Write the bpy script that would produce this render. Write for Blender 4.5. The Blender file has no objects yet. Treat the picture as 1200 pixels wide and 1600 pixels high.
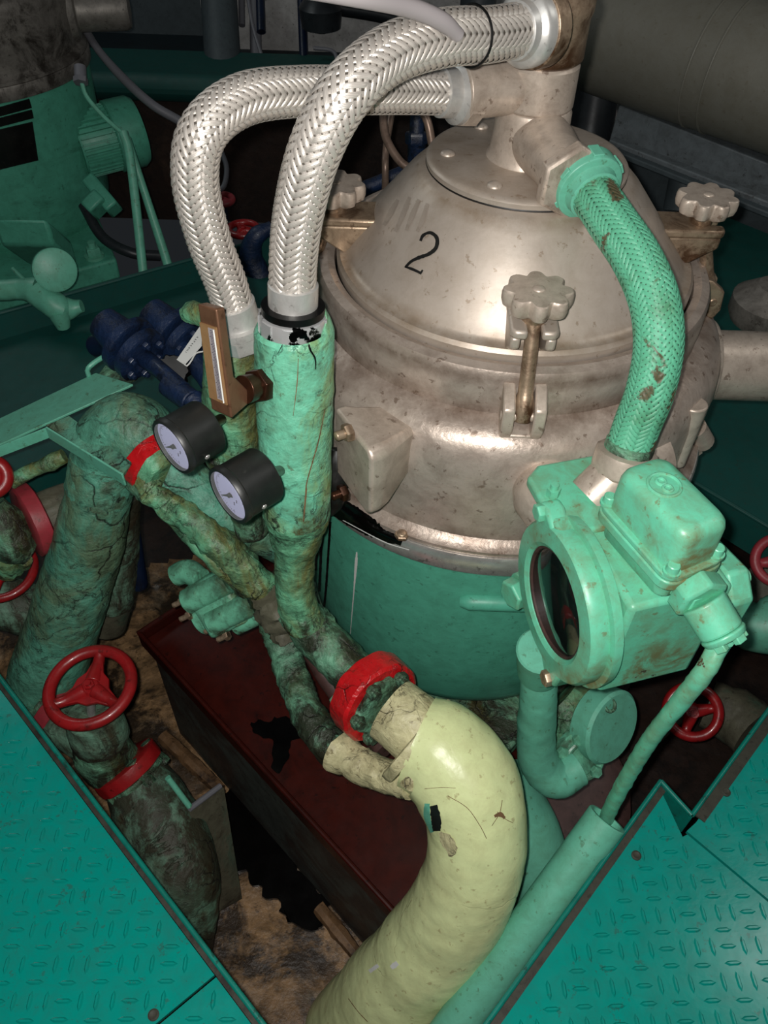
import bpy, bmesh, math, random
from mathutils import Vector as V, Matrix, noise
from mathutils.bvhtree import BVHTree
random.seed(7)
S = bpy.context.scene
C = S.collection
PI = math.pi
R = math.radians

# ------------------------------------------------------------ camera
FPX = 1260.0
PITCH, ROLL = R(46.8), R(1.9)
CAM = V((0, 0, 1.42))
_f = V((0, math.cos(PITCH), -math.sin(PITCH)))
_r = V((1, 0, 0)); _u = _r.cross(_f)
CR = _r * math.cos(ROLL) + _u * math.sin(ROLL)
CU = -_r * math.sin(ROLL) + _u * math.cos(ROLL)
CF = _f
cam_data = bpy.data.cameras.new('camera'); cam = bpy.data.objects.new('camera', cam_data); C.objects.link(cam)
cam_data.sensor_fit = 'VERTICAL'; cam_data.sensor_height = 32.0; cam_data.lens = FPX * 32.0 / 1600.0
cam_data.clip_start = 0.02
cam.matrix_world = Matrix.Translation(CAM) @ Matrix((CR, CU, -CF)).transposed().to_4x4()
S.camera = cam

# ------------------------------------------------------------ world, light, exposure
w = bpy.data.worlds.new('world'); S.world = w; w.use_nodes = True
bg = w.node_tree.nodes['Background']; bg.inputs[0].default_value = (.55, .62, .7, 1); bg.inputs[1].default_value = .022
S.view_settings.view_transform = 'Standard'; S.view_settings.look = 'None'
S.view_settings.gamma = 1; S.view_settings.use_curve_mapping = False
S.view_settings.exposure = 0.0
fl = bpy.data.lights.new('phone_flash', 'POINT'); fl.energy = 66; fl.shadow_soft_size = .009; fl.color = (1, .97, .93)
flo = bpy.data.objects.new('phone_flash', fl); C.objects.link(flo)
flo.location = CAM - CR * .022 + CU * .016
def area_light(name, loc, size, energy, col=(1, 1, 1), aim=None):
    l = bpy.data.lights.new(name, 'AREA'); l.shape = 'RECTANGLE'; l.size = size[0]; l.size_y = size[1]; l.energy = energy; l.color = col
    o = bpy.data.objects.new(name, l); C.objects.link(o); o.location = loc
    if aim: o.rotation_euler = (V(aim) - V(loc)).to_track_quat('-Z', 'Y').to_euler()
    return o
area_light('overhead_fill_light', (-.5, -.9, 3.2), (1.2, .3), 9, (.95, 1, 1), aim=(0, .6, .3))  # added weak ambient fill from above, not a known lamp of the room
area_light('far_fill_light', (-2.2, 3.2, 2.6), (1.2, .5), 9, (.92, 1, 1), aim=(-1.0, 3.2, 0))  # added soft fill that brightens the second separator, no known lamp there
area_light('right_fill_light', (2.2, 1.2, 2.6), (1.2, .5), 9, (1, 1, .96), aim=(1.6, 2.6, .5))  # added fill that lifts the duct and right background, no known lamp

# ------------------------------------------------------------ pixel helpers (photo frame 1200 x 1600)
def ray(x, y): return CR * ((x - 600) / FPX) + CU * ((800 - y) / FPX) + CF
def D(x, y, d): return CAM + ray(x, y) * d
def Z(x, y, z):
    q = ray(x, y); return CAM + q * ((z - CAM.z) / q.z)
def T(*a): return [(D(x, y, d), r * d / FPX) for x, y, d, r in a]

# ------------------------------------------------------------ materials
def hexc(h, k=1.0):
    h = h.lstrip('#'); o = []
    for i in (0, 2, 4):
        c = int(h[i:i+2], 16) / 255
        o.append((c / 12.92 if c <= .04045 else ((c + .055) / 1.055) ** 2.4) * k)
    return tuple(o) + (1,)

class NT:
    def __init__(s, name):
        s.m = bpy.data.materials.new(name); s.m.use_nodes = True; s.t = s.m.node_tree; s.n = s.t.nodes; s.l = s.t.links
        s.b = s.n['Principled BSDF']
        s.tc = s.n.new('ShaderNodeTexCoord'); s.co = s.tc.outputs['Object']
    def noise(s, scale, detail=6, rough=.6, co=None, dist=0, stretch=None):
        n = s.n.new('ShaderNodeTexNoise'); n.inputs['Scale'].default_value = scale; n.inputs['Detail'].default_value = detail
        n.inputs['Roughness'].default_value = rough; n.inputs['Distortion'].default_value = dist
        c = co or s.co
        if stretch:
            mp = s.n.new('ShaderNodeMapping'); mp.inputs['Scale'].default_value = stretch; s.l.new(c, mp.inputs[0]); c = mp.outputs[0]
        s.l.new(c, n.inputs['Vector']); return n.outputs['Fac']
    def ramp(s, fac, a, b, inv=False):
        r = s.n.new('ShaderNodeValToRGB'); e = r.color_ramp.elements
        e[0].position = a; e[1].position = b
        if inv: e[0].color = (1, 1, 1, 1); e[1].color = (0, 0, 0, 1)
        else: e[0].color = (0, 0, 0, 1); e[1].color = (1, 1, 1, 1)
        s.l.new(fac, r.inputs[0]); return r.outputs[0]
    def mix(s, fac, a, b):
        m = s.n.new('ShaderNodeMix'); m.data_type = 'RGBA'
        for v, i in ((fac, 0), (a, 6), (b, 7)):
            if isinstance(v, (tuple, float, int)): m.inputs[i].default_value = v
            else: s.l.new(v, m.inputs[i])
        return m.outputs[2]
    def mul(s, a, b, op='MULTIPLY'):
        m = s.n.new('ShaderNodeMath'); m.operation = op
        for v, i in ((a, 0), (b, 1)):
            if isinstance(v, (float, int)): m.inputs[i].default_value = v
            else: s.l.new(v, m.inputs[i])
        return m.outputs[0]
    def bump(s, h, strength, dist, prev=None):
        b = s.n.new('ShaderNodeBump'); b.inputs['Strength'].default_value = strength; b.inputs['Distance'].default_value = dist
        s.l.new(h, b.inputs['Height'])
        if prev is not None: s.l.new(prev, b.inputs['Normal'])
        return b.outputs[0]
    def cracks(s, scale, width, warp=.25):
        nz = s.n.new('ShaderNodeTexNoise'); nz.inputs['Scale'].default_value = scale * .8; nz.inputs['Detail'].default_value = 6
        s.l.new(s.co, nz.inputs['Vector'])
        mx = s.n.new('ShaderNodeMix'); mx.data_type = 'RGBA'; mx.blend_type = 'LINEAR_LIGHT'; mx.inputs[0].default_value = warp / scale * 3
        s.l.new(s.co, mx.inputs[6]); s.l.new(nz.outputs['Color'], mx.inputs[7])
        v = s.n.new('ShaderNodeTexVoronoi'); v.feature = 'DISTANCE_TO_EDGE'; v.inputs['Scale'].default_value = scale
        s.l.new(mx.outputs[2], v.inputs['Vector'])
        cr = s.ramp(v.outputs['Distance'], 0, width, inv=True)
        gate = s.ramp(s.noise(scale * .5, 3), .46, .56)
        return s.mul(cr, gate)

def paint(name, base, rough=.4, metal=0, grime=None, gamt=.5, gscale=7, chips=None, cthr=.66, cscale=14, crack=0, cw=.03, crackcol='#14120c',
          bump=.25, bscale=90, bdist=.001, var=.15, coat=0, lump=0, grime2=None, g2thr=.6, spec=None, stretch=None, bands=(), veins=0, vscale=9, vstretch=(1, 1, 1)):
    t = NT(name)
    col = hexc(base)
    v = t.noise(4, 5)
    dark = tuple(c * (1 - var) for c in col[:3]) + (1,); lite = tuple(min(1, c * (1 + var)) for c in col[:3]) + (1,)
    out = t.mix(v, dark, lite)
    if grime2:
        out = t.mix(t.ramp(t.noise(5, 8, .65, dist=.6), g2thr, g2thr + .12), out, hexc(grime2))
    if grime:
        cg = .66 - gamt * .2
        g = t.mul(t.ramp(t.noise(gscale, 10, .72, dist=.5, stretch=stretch), cg - .05, cg + .06), t.ramp(t.noise(gscale * .3, 4, .5), .62 - gamt * .3, .78 - gamt * .3))
        g1 = t.mul(t.ramp(t.noise(gscale * .8, 8, .6), .60 - gamt * .2, .80 - gamt * .2), .35 * min(1, gamt + .2))
        out = t.mix(g1, out, hexc(grime))
        out = t.mix(t.mul(g, .9), out, hexc(grime))
        out = t.mix(t.mul(t.ramp(t.noise(26, 9, .75, dist=.4), .42, .72), min(.75, .3 + gamt * .5)), out, hexc(grime))
        sp = t.ramp(t.noise(60, 4, .65), .62, .67)
        out = t.mix(t.mul(sp, .6), out, hexc(grime))
        if bands:
            sx = t.n.new('ShaderNodeSeparateXYZ'); t.l.new(t.co, sx.inputs[0])
            for zc, hw in bands:
                d_ = t.mul(t.mul(t.mul(sx.outputs['Z'], zc, 'SUBTRACT'), 0.0, 'ADD'), 1.0)
                ab = t.mul(d_, 0.0, 'ABSOLUTE'); q = t.n.new('ShaderNodeMapRange'); q.inputs['From Min'].default_value = hw; q.inputs['From Max'].default_value = 0
                t.l.new(ab, q.inputs[0]); out = t.mix(t.mul(t.mul(q.outputs[0], t.ramp(t.noise(14, 8, .7), .32, .62)), .8), out, hexc(grime))
    nrm = None
    if lump:
        nrm = t.bump(t.noise(16, 4, .5, dist=.3), 1, lump, nrm)
    if crack:
        c1 = t.cracks(crack, cw); out = t.mix(c1, out, hexc(crackcol))
        nrm = t.bump(t.mul(c1, -1.0), .8, .0015, nrm)
    if veins:
        nv = t.noise(vscale, 7, .62, dist=.8, stretch=vstretch)
        ab = t.mul(t.mul(nv, .5, 'SUBTRACT'), 0.0, 'ABSOLUTE')
        vn = t.mul(t.ramp(ab, 0, .012, inv=True), t.ramp(t.noise(vscale * .7, 3), .42, .6))
        out = t.mix(t.mul(vn, veins), out, hexc(crackcol)); nrm = t.bump(t.mul(vn, -1.0), .9, .002, nrm)
        nrm = t.bump(t.noise(vscale * 2.2, 5, .6, dist=1.0, stretch=(1, 1, 1.7)), 1, .004, nrm)
        spk = t.ramp(t.noise(38, 5, .7), .60, .66); out = t.mix(t.mul(spk, veins * .6), out, hexc(crackcol))
    if chips:
        ch = t.ramp(t.noise(cscale, 8, .62, dist=.2), cthr, cthr + .015)
        out = t.mix(ch, out, hexc(chips)); nrm = t.bump(t.mul(ch, -1.0), .6, .0006, nrm)
    t.l.new(out, t.b.inputs['Base Color'])
    rr = t.noise(22, 5)
    mr = t.n.new('ShaderNodeMapRange'); mr.inputs['To Min'].default_value = max(0.02, rough - .12); mr.inputs['To Max'].default_value = min(1, rough + .14)
    t.l.new(rr, mr.inputs[0]); t.l.new(mr.outputs[0], t.b.inputs['Roughness'])
    t.b.inputs['Metallic'].default_value = metal
    if coat: t.b.inputs['Coat Weight'].default_value = coat; t.b.inputs['Coat Roughness'].default_value = .12
    if spec is not None: t.b.inputs['Specular IOR Level'].default_value = spec
    if bump: nrm = t.bump(t.noise(bscale, 6, .6), bump, bdist, nrm)
    if nrm is not None: t.l.new(nrm, t.b.inputs['Normal'])
    return t.m

M = {}
M['silver'] = paint('aluminium_paint', '#c4b6a8', .42, .4, grime='#5a4230', gamt=.36, gscale=9, bump=.35, bscale=70, bdist=.0012, var=.1, lump=.0012)
M['silver_hood'] = paint('hood_aluminium_paint', '#c0b2a6', .38, .48, grime='#5a4230', gamt=.28, gscale=9, bump=.5, bscale=60, bdist=.002, var=.1, lump=.002, bands=((.25, .03), (.02, .03), (.31, .02)))
M['silver_lid'] = paint('lid_aluminium_paint', '#bcb0a4', .42, .45, grime='#8a7660', gamt=.05, gscale=6, bands=((.025, .016), (.158, .014)), bump=.2, bscale=90, bdist=.0008, var=.08, lump=.0006)
M['silver_rusty'] = paint('worn_aluminium_paint', '#b09a82', .4, .6, grime='#4a2f1a', gamt=.75, gscale=22, bump=.5, bscale=80, bdist=.0012)
M['silver_dark'] = paint('dull_aluminium_paint', '#8a857e', .45, .4, grime='#2a241e', gamt=.6, bump=.4)
M['mint'] = paint('mint_paint', '#66b49a', .42, 0, grime='#4b6a4c', gamt=.2, gscale=12, bump=.35, bscale=60, bdist=.0012, var=.07, lump=.0008)
M['mint_box'] = paint('mint_box_paint', '#66c09e', .38, 0, grime='#6e6238', gamt=.55, gscale=11, bump=.3, bscale=55, bdist=.0012, var=.08, lump=.0008, chips='#4a3524', cthr=.675, cscale=26)
M['mint_dirty'] = paint('oily_mint_paint', '#6cb898', .35, 0, grime='#2c2412', gamt=.8, gscale=16, bump=.6, bscale=40, bdist=.002, var=.1, lump=.002, grime2='#7a7a4a', g2thr=.52, coat=.1)
M['drum'] = paint('drum_green_paint', '#52a68c', .45, 0, grime='#356a56', gamt=.3, gscale=8, bump=.3, bscale=45, bdist=.0012, var=.08, lump=.001, stretch=(1, 1, 3))
M['lag'] = paint('painted_lagging', '#6cb28a', .45, 0, grime='#1e1a0c', gamt=.72, gscale=13, crack=11, cw=.03, bump=1, bscale=36, bdist=.006, lump=.006, grime2='#707646', g2thr=.42, veins=.75, vscale=10)
M['lag_front'] = paint('front_pipe_lagging', '#70c2a2', .4, 0, grime='#4a3f18', gamt=.52, gscale=12, crack=8, cw=.02, bump=.9, bscale=36, bdist=.004, lump=.005, grime2='#84a066', g2thr=.47, stretch=(1, 1, .5), veins=.55, vscale=8, vstretch=(1, 1, 1.6))
M['lag_dirty'] = paint('dirty_lagging', '#6ea888', .5, 0, grime='#221d10', gamt=.95, gscale=14, crack=12, cw=.03, bump=1, bscale=34, bdist=.007, lump=.007, grime2='#4a4a22', g2thr=.45, veins=.8, vscale=14)
M['lag_old'] = paint('old_cloth_lagging', '#6a937c', .6, 0, grime='#2a2010', gamt=.95, gscale=9, crack=9, cw=.02, bump=.9, bscale=34, bdist=.004, lump=.005, grime2='#574f38', g2thr=.5, veins=.6, vscale=9)
M['lag_grey'] = paint('left_pipe_lagging', '#569a82', .5, 0, grime='#2a2c1c', gamt=.55, gscale=12, crack=8, cw=.03, bump=1, bscale=36, bdist=.006, lump=.006, grime2='#5f7a5e', g2thr=.45, chips='#1c2a20', cthr=.69, cscale=26, veins=.75, vscale=9)
M['cream'] = paint('cream_lagging_paint', '#d6dfa6', .34, 0, grime='#a09468', gamt=.05, gscale=9, crack=4, cw=.010, crackcol='#5e4a2a', bump=.35, bscale=40, bdist=.0015, lump=.003, var=.05, chips='#55402a', cthr=.735, cscale=12)
M['cream_dirty'] = paint('dirty_cream_paint', '#c9c398', .5, 0, grime='#5a4a2a', gamt=.55, gscale=18, crack=14, cw=.02, bump=.7, bscale=45, bdist=.003, lump=.003, veins=.6, vscale=12)
M['red'] = paint('red_paint', '#96191c', .35, 0, grime='#3a0c08', gamt=.35, gscale=12, bump=.4, bscale=60, bdist=.0015, coat=.2, lump=.0015, var=.1)
M['red_bright'] = paint('bright_red_paint', '#c4161c', .3, 0, grime='#5a120e', gamt=.2, gscale=20, bump=.5, bscale=50, bdist=.002, coat=.3, lump=.003, crack=14, cw=.03, crackcol='#3a0a08', veins=.5, vscale=12)
M['red_pale'] = paint('faded_red_paint', '#98303a', .45, 0, grime='#5a3428', gamt=.4, gscale=15, bump=.5)
M['tray'] = paint('dark_red_tray_paint', '#3c0f08', .4, 0, grime='#0c0504', gamt=.55, gscale=5, bump=.3, bscale=30, coat=.05, spec=.25)
M['tray_side'] = paint('tray_side_paint', '#3a302a', .5, 0, grime='#14110e', gamt=.5, gscale=6, bump=.4, grime2='#4a504a', g2thr=.45)
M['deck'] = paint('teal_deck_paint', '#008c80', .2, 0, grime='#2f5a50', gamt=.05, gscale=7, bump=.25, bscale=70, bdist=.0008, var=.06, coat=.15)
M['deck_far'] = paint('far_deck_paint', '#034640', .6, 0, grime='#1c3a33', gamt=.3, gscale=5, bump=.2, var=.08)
M['kerb'] = paint('kerb_teal_paint', '#08786a', .35, 0, grime='#1b2a24', gamt=.28, gscale=16, bump=.3, coat=.2, chips='#3a332a', cthr=.7, cscale=22)
M['kerb_grime'] = paint('grimy_edge', '#3a3a30', .7, 0, grime='#17140f', gamt=.6, gscale=20, bump=.5)
M['rust_floor'] = paint('rusty_bilge_plate', '#a8855e', .45, 0, grime='#120a05', gamt=.85, gscale=6, bump=.9, bscale=35, bdist=.006, lump=.006, grime2='#b09c80', g2thr=.56, coat=.15)
M['dark_floor'] = paint('dark_bilge_paint', '#2c1c14', .6, 0, grime='#0b0705', gamt=.7, gscale=5, bump=.6, bscale=30, bdist=.003, grime2='#463226', g2thr=.55)
M['oil'] = paint('black_oil', '#040303', .22, 0, bump=.3, bscale=18, var=0, spec=.35)
M['blue'] = paint('navy_valve_paint', '#15294a', .45, 0, grime='#080c14', gamt=.75, gscale=20, bump=.9, bdist=.003, coat=.1, lump=.002)
M['blue_dark'] = paint('dark_navy_paint', '#0c1c36', .4, 0, grime='#070b12', gamt=.5, gscale=20, bump=.4)
M['smudge'] = paint('grey_smudge_paint', '#a3978b', .5, .3, grime='#8a7e72', gamt=.6, gscale=30, bump=.2)
M['steel'] = paint('bright_steel', '#b8b6b2', .28, .6, grime='#4a453e', gamt=.2, gscale=30, bump=.1)
M['alu'] = paint('machined_aluminium', '#cfcdc9', .38, .55, grime='#8b8782', gamt=.25, gscale=18, bump=.15, chips='#5e5c5a', cthr=.7, cscale=40)
M['chrome'] = paint('oily_chrome_nut', '#c4c4c4', .22, .5, chips='#050505', cthr=.56, cscale=26, bump=.05, var=.05)
M['brass'] = paint('tarnished_brass', '#7c5a44', .4, .5, grime='#4a2e1e', gamt=.4, gscale=14, bump=.15, var=.15)
M['brass_plate'] = paint('brass_scale_plate', '#a8845c', .4, .35, grime='#8a5a34', gamt=.35, gscale=12, bump=.1)
M['bronze'] = paint('dark_bronze_nut', '#4a2e20', .3, .7, grime='#120c08', gamt=.6, gscale=30, bump=.3)
M['copper'] = paint('painted_copper_tube', '#8a7466', .4, .4, grime='#4a3a30', gamt=.5, bump=.2)
M['rubber'] = paint('black_gauge_case', '#141615', .42, 0, bump=.12, var=.1, grime='#2a2b28', gamt=.2, gscale=20)
M['black'] = paint('black_paint', '#060606', .35, 0, bump=.05, var=0)
M['ink'] = paint('black_number_paint', '#0a0907', .5, 0, bump=.2, var=0)
M['dial'] = paint('dial_white', '#c9c8f0', .5, 0, bump=0, var=.03)
M['print'] = paint('dial_print', '#3c3c50', .6, 0, bump=0, var=0)
M['white'] = paint('tag_white', '#d9dad6', .55, 0, bump=.05, var=.03)
M['white_cable'] = paint('pale_cable_sheath', '#9a9394', .5, 0, bump=.1, var=.05)
M['grey_cable'] = paint('grey_cable_sheath', '#6e6e74', .5, 0, bump=.1)
M['duct'] = paint('dark_duct_paint', '#7a786e', .5, .05, grime='#6a6454', gamt=.25, gscale=4, bump=.4, bscale=30, bdist=.003)
M['far_floor'] = paint('far_floor_paint', '#0a1e24', .6, 0, grime='#0b1216', gamt=.5, gscale=3, bump=.2)
M['slate'] = paint('slate_wall_paint', '#465054', .6, 0, grime='#2c3236', gamt=.4, gscale=3, bump=.2)
M['beam'] = paint('grey_beam_paint', '#6a7276', .55, 0, grime='#2a2622', gamt=.4, gscale=5, bump=.3)
M['wall'] = paint('pale_bulkhead_paint', '#b4b2b0', .6, 0, grime='#55504a', gamt=.3, gscale=3, bump=.1)
M['darkpipe'] = paint('dark_pipe_paint', '#2b3034', .4, .1, grime='#15181a', gamt=.4, bump=.2)
M['mud'] = paint('dirty_grey_pipe', '#5c5a4a', .6, 0, grime='#2a241a', gamt=.6, gscale=12, bump=.8, bscale=40, bdist=.003, grime2='#3f5a4a', g2thr=.5)
M['brown'] = paint('purple_brown_pipe', '#4b3430', .5, 0, grime='#1c1210', gamt=.5, gscale=18, bump=.5)
M['wood'] = paint('rusty_flat_bar', '#7a5c3e', .6, 0, grime='#22140a', gamt=.6, gscale=20, bump=.8, bscale=60, bdist=.003)
M['black_plate'] = paint('black_nameplate', '#0b0b0a', .35, 0, grime='#201d1a', gamt=.3, gscale=30, bump=.1)

def glass_mat():
    t = NT('dark_sight_glass'); t.b.inputs['Base Color'].default_value = (.05, .09, .08, 1); t.b.inputs['Roughness'].default_value = .06
    t.b.inputs['Transmission Weight'].default_value = .9; t.b.inputs['IOR'].default_value = 1.45
    return t.m
M['glass'] = glass_mat()
def clear_mat():
    t = NT('gauge_glass'); t.b.inputs['Base Color'].default_value = (1, 1, 1, 1); t.b.inputs['Roughness'].default_value = .03
    t.b.inputs['Alpha'].default_value = .08; t.b.inputs['IOR'].default_value = 1.3
    return t.m
M['clear'] = clear_mat()

def braid_mat(name, base, metal, rough, chips=None, cthr=.6, grime=None):
    t = NT(name)
    col = hexc(base); out = t.mix(t.noise(30, 3), tuple(c * .85 for c in col[:3]) + (1,), col)
    if grime: out = t.mix(t.mul(t.ramp(t.noise(16, 8, .65), .5, .72), .8), out, hexc(grime))
    if chips: 
        ch = t.ramp(t.noise(13, 6, .6, dist=.5), cthr, cthr + .03); out = t.mix(ch, out, hexc(chips))
    uv = t.n.new('ShaderNodeUVMap'); uv.uv_map = 'UVMap'
    wv = t.n.new('ShaderNodeTexWave'); wv.inputs['Scale'].default_value = 2.2; wv.bands_direction = 'X'
    t.l.new(uv.outputs[0], wv.inputs['Vector'])
    out = t.mix(t.mul(wv.outputs['Fac'], .25), out, tuple(c * .5 for c in col[:3]) + (1,))
    t.l.new(out, t.b.inputs['Base Color'])
    t.l.new(t.bump(wv.outputs['Fac'], .35, .0006), t.b.inputs['Normal'])
    t.b.inputs['Metallic'].default_value = metal; t.b.inputs['Roughness'].default_value = rough
    return t.m
M['braid'] = braid_mat('stainless_braid', '#dcd4cb', .5, .38)
M['braid_green'] = braid_mat('painted_braid', '#66bd98', .0, .4, chips='#5a4630', cthr=.56, grime='#4c7a54')
M['braid_core'] = paint('braid_core_metal', '#5c564e', .55, .4, bump=0)
M['braid_core_green'] = paint('green_braid_core', '#2c4a38', .6, 0, bump=0)

# ------------------------------------------------------------ mesh kit
def frame(axis, up=None):
    z = V(axis).normalized()
    u = V(up) if up is not None else (V((0, 0, 1)) if abs(z.z) < .9 else V((1, 0, 0)))
    x = (u - z * u.dot(z)).normalized(); y = z.cross(x)
    return x, y, z

class K:
    def __init__(s): s.bm = bmesh.new(); s.mi = 0; s._n = 0
    def done(s):
        for f in s.bm.faces[:] if False else s.bm.faces:
            if f.index == -1: f.material_index = s.mi
        s.bm.faces.index_update()
    def mat(s, i): s.done(); s.mi = i; return s
    def loft(s, rings, closed=True, cap0=True, cap1=True):
        vs = [[s.bm.verts.new(p) for p in r] for r in rings]
        n = len(vs[0])
        for a, b in zip(vs, vs[1:]):
            for i in range(n if closed else n - 1):
                j = (i + 1) % n
                s.bm.faces.new((a[i], a[j], b[j], b[i]))
        if cap0 and closed: s.bm.faces.new(list(reversed(vs[0])))
        if cap1 and closed: s.bm.faces.new(vs[-1])
        return s
    def lathe(s, prof, o, axis=(0, 0, 1), seg=64, a0=0, a1=2 * PI, cap=True, up=None):
        x, y, z = frame(axis, up); o = V(o)
        rings = []
        for r, h in prof:
            rings.append([o + z * h + (x * math.cos(a0 + (a1 - a0) * i / seg) + y * math.sin(a0 + (a1 - a0) * i / seg)) * max(r, 1e-5) for i in range(seg)])
        return s.loft(rings, True, cap, cap)
    def cyl(s, p0, p1, r0, r1=None, seg=32, ch=0):
        p0, p1 = V(p0), V(p1); r1 = r0 if r1 is None else r1; L = (p1 - p0).length
        if ch: pr = [(r0 - ch, 0), (r0, ch), (r1, L - ch), (r1 - ch, L)]
        else: pr = [(r0, 0), (r1, L)]
        return s.lathe(pr, p0, p1 - p0, seg)
    def torus(s, o, axis, RR, r, seg=48, sg=14):
        x, y, z = frame(axis); o = V(o); rings = []
        vs = []
        for i in range(seg):
            a = 2 * PI * i / seg; d = x * math.cos(a) + y * math.sin(a)
            vs.append([s.bm.verts.new(o + d * (RR + r * math.cos(2 * PI * j / sg)) + z * r * math.sin(2 * PI * j / sg)) for j in range(sg)])
        for i in range(seg):
            for j in range(sg):
                a, b = vs[i], vs[(i + 1) % seg]; k = (j + 1) % sg
                s.bm.faces.new((a[j], b[j], b[k], a[k]))
        return s
    def box(s, o, ax, size):      # o centre, ax three axes, size full
        o = V(o); a, b, c = [V(q).normalized() * (h / 2) for q, h in zip(ax, size)]
        if a.cross(b).dot(c) < 0: a = -a
        r0 = [o - c - a - b, o - c + a - b, o - c + a + b, o - c - a + b]
        r1 = [p + c * 2 for p in r0]
        return s.loft([r0, r1])
    def prism(s, poly, o, x, y, h):   # poly 2d in x,y axes from o, extruded by vector h
        o, x, y, h = V(o), V(x), V(y), V(h)
        if x.cross(y).dot(h) < 0: poly = list(reversed(poly))
        r0 = [o + x * p[0] + y * p[1] for p in poly]
        return s.loft([r0, [p + h for p in r0]])
    def hexn(s, o, axis, r, h, hole=False, up=None):
        x, y, z = frame(axis, up); o = V(o)
        rr = []
        for q, k in ((.93, 0), (1, .12), (1, .85), (.9, 1)):
            rr.append([o + z * h * k + (x * math.cos(PI / 3 * i) + y * math.sin(PI / 3 * i)) * r * q for i in range(6)])
        return s.loft(rr)
    def dome(s, o, axis, r, h, seg=24):
        return s.lathe([(r, 0)] + [(r * math.cos(a), h * math.sin(a)) for a in [PI / 2 * k / 6 for k in range(1, 6)]] + [(r * .02, h)], o, axis, seg)
    def tube(s, pts, seg=32, step=.008, disp=0, freq=30, wrap=0, wfreq=60, cap=True, seed=0, round_ends=False):
        P = spline(pts, step)
        fr = transport([p for p, r in P])
        rings = []; L = 0
        for k, ((p, r), (t, x, y)) in enumerate(zip(P, fr)):
            if k: L += (p - P[k-1][0]).length
            ring = []
            for i in range(seg):
                a = 2 * PI * i / seg; d = x * math.cos(a) + y * math.sin(a); rr = r
                if disp:
                    q = (p + d * r) * freq + V((seed * 7.3, seed, 0))
                    rr += disp * (noise.noise(q) + .5 * noise.noise(q * 2.3) + .25 * noise.noise(q * 5.1))
                if wrap:
                    ph = (L * wfreq + a / (2 * PI) + .6 * noise.noise(p * 20 + d)) % 1.0
                    rr += wrap * (ph - .5)
                ring.append(p + d * rr)
            rings.append(ring)
        return s.loft(rings, True, cap, cap)

def spline(pts, step):
    pts = [(V(p), r) for p, r in pts]
    if len(pts) == 2:
        n = max(2, int((pts[1][0] - pts[0][0]).length / step))
        return [(pts[0][0].lerp(pts[1][0], i / n), pts[0][1] + (pts[1][1] - pts[0][1]) * i / n) for i in range(n + 1)]
    e = [(pts[0][0] * 2 - pts[1][0], pts[0][1])] + pts + [(pts[-1][0] * 2 - pts[-2][0], pts[-1][1])]
    out = []
    for k in range(1, len(e) - 2):
        p0, p1, p2, p3 = [e[k + j][0] for j in (-1, 0, 1, 2)]; r1, r2 = e[k][1], e[k + 1][1]
        n = max(2, int((p2 - p1).length / step))
        for i in range(n):
            t = i / n
            p = .5 * ((2 * p1) + (p2 - p0) * t + (2 * p0 - 5 * p1 + 4 * p2 - p3) * t * t + (3 * p1 - p0 - 3 * p2 + p3) * t ** 3)
            tt = t * t * (3 - 2 * t)
            out.append((p, r1 + (r2 - r1) * tt))
    out.append((pts[-1][0], pts[-1][1]))
    return out
def transport(P):
    n = len(P); out = []
    t = (P[1] - P[0]).normalized(); x, y, _ = frame(t)
    for i in range(n):
        t2 = (P[min(i + 1, n - 1)] - P[max(i - 1, 0)]).normalized()
        q = t.rotation_difference(t2); x = q @ x; x = (x - t2 * x.dot(t2)).normalized(); y = t2.cross(x); t = t2
        out.append((t, x, y))
    return out

def obj(name, k, mats, parent=None, label=None, cat=None, group=None, kind=None, bevel=0, bseg=2, smooth=35, sub=0):
    if isinstance(k, K): k.done(); bm = k.bm
    else: bm = k
    bmesh.ops.recalc_face_normals(bm, faces=bm.faces)
    for f in bm.faces: f.smooth = True
    ca = math.cos(R(smooth))
    for e in bm.edges:
        if len(e.link_faces) == 2 and e.link_faces[0].normal.dot(e.link_faces[1].normal) < ca: e.smooth = False
    co = [v.co for v in bm.verts]
    lo = V((min(c.x for c in co), min(c.y for c in co), min(c.z for c in co))); hi = V((max(c.x for c in co), max(c.y for c in co), max(c.z for c in co)))
    o0 = V(((lo.x + hi.x) / 2, (lo.y + hi.y) / 2, lo.z))
    bmesh.ops.translate(bm, verts=bm.verts, vec=-o0)
    me = bpy.data.meshes.new(name); bm.to_mesh(me); bm.free()
    for q in (mats if isinstance(mats, (list, tuple)) else [mats]): me.materials.append(M[q])
    o = bpy.data.objects.new(name, me); C.objects.link(o)
    if parent is not None:
        w0 = V(parent['_w']); o.parent = parent; o.location = o0 - w0
    else: o.location = o0
    o['_w'] = tuple(o0)
    if label: o['label'] = label
    if cat: o['category'] = cat
    if group: o['group'] = group
    if kind: o['kind'] = kind
    if bevel:
        b = o.modifiers.new('bevel', 'BEVEL'); b.width = bevel; b.segments = bseg; b.limit_method = 'ANGLE'; b.angle_limit = R(40); b.harden_normals = False
        if not sub:
            for p in me.polygons: p.use_smooth = True
    return o
def thing(name, loc, label, cat, group=None):
    o = bpy.data.objects.new(name, None); C.objects.link(o); o.location = V(loc); o['_w'] = tuple(loc); o['label'] = label; o['category'] = cat
    o.empty_display_size = .05
    if group: o['group'] = group
    return o

# =============================================================== SETTING
ZPIT = -.76
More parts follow.
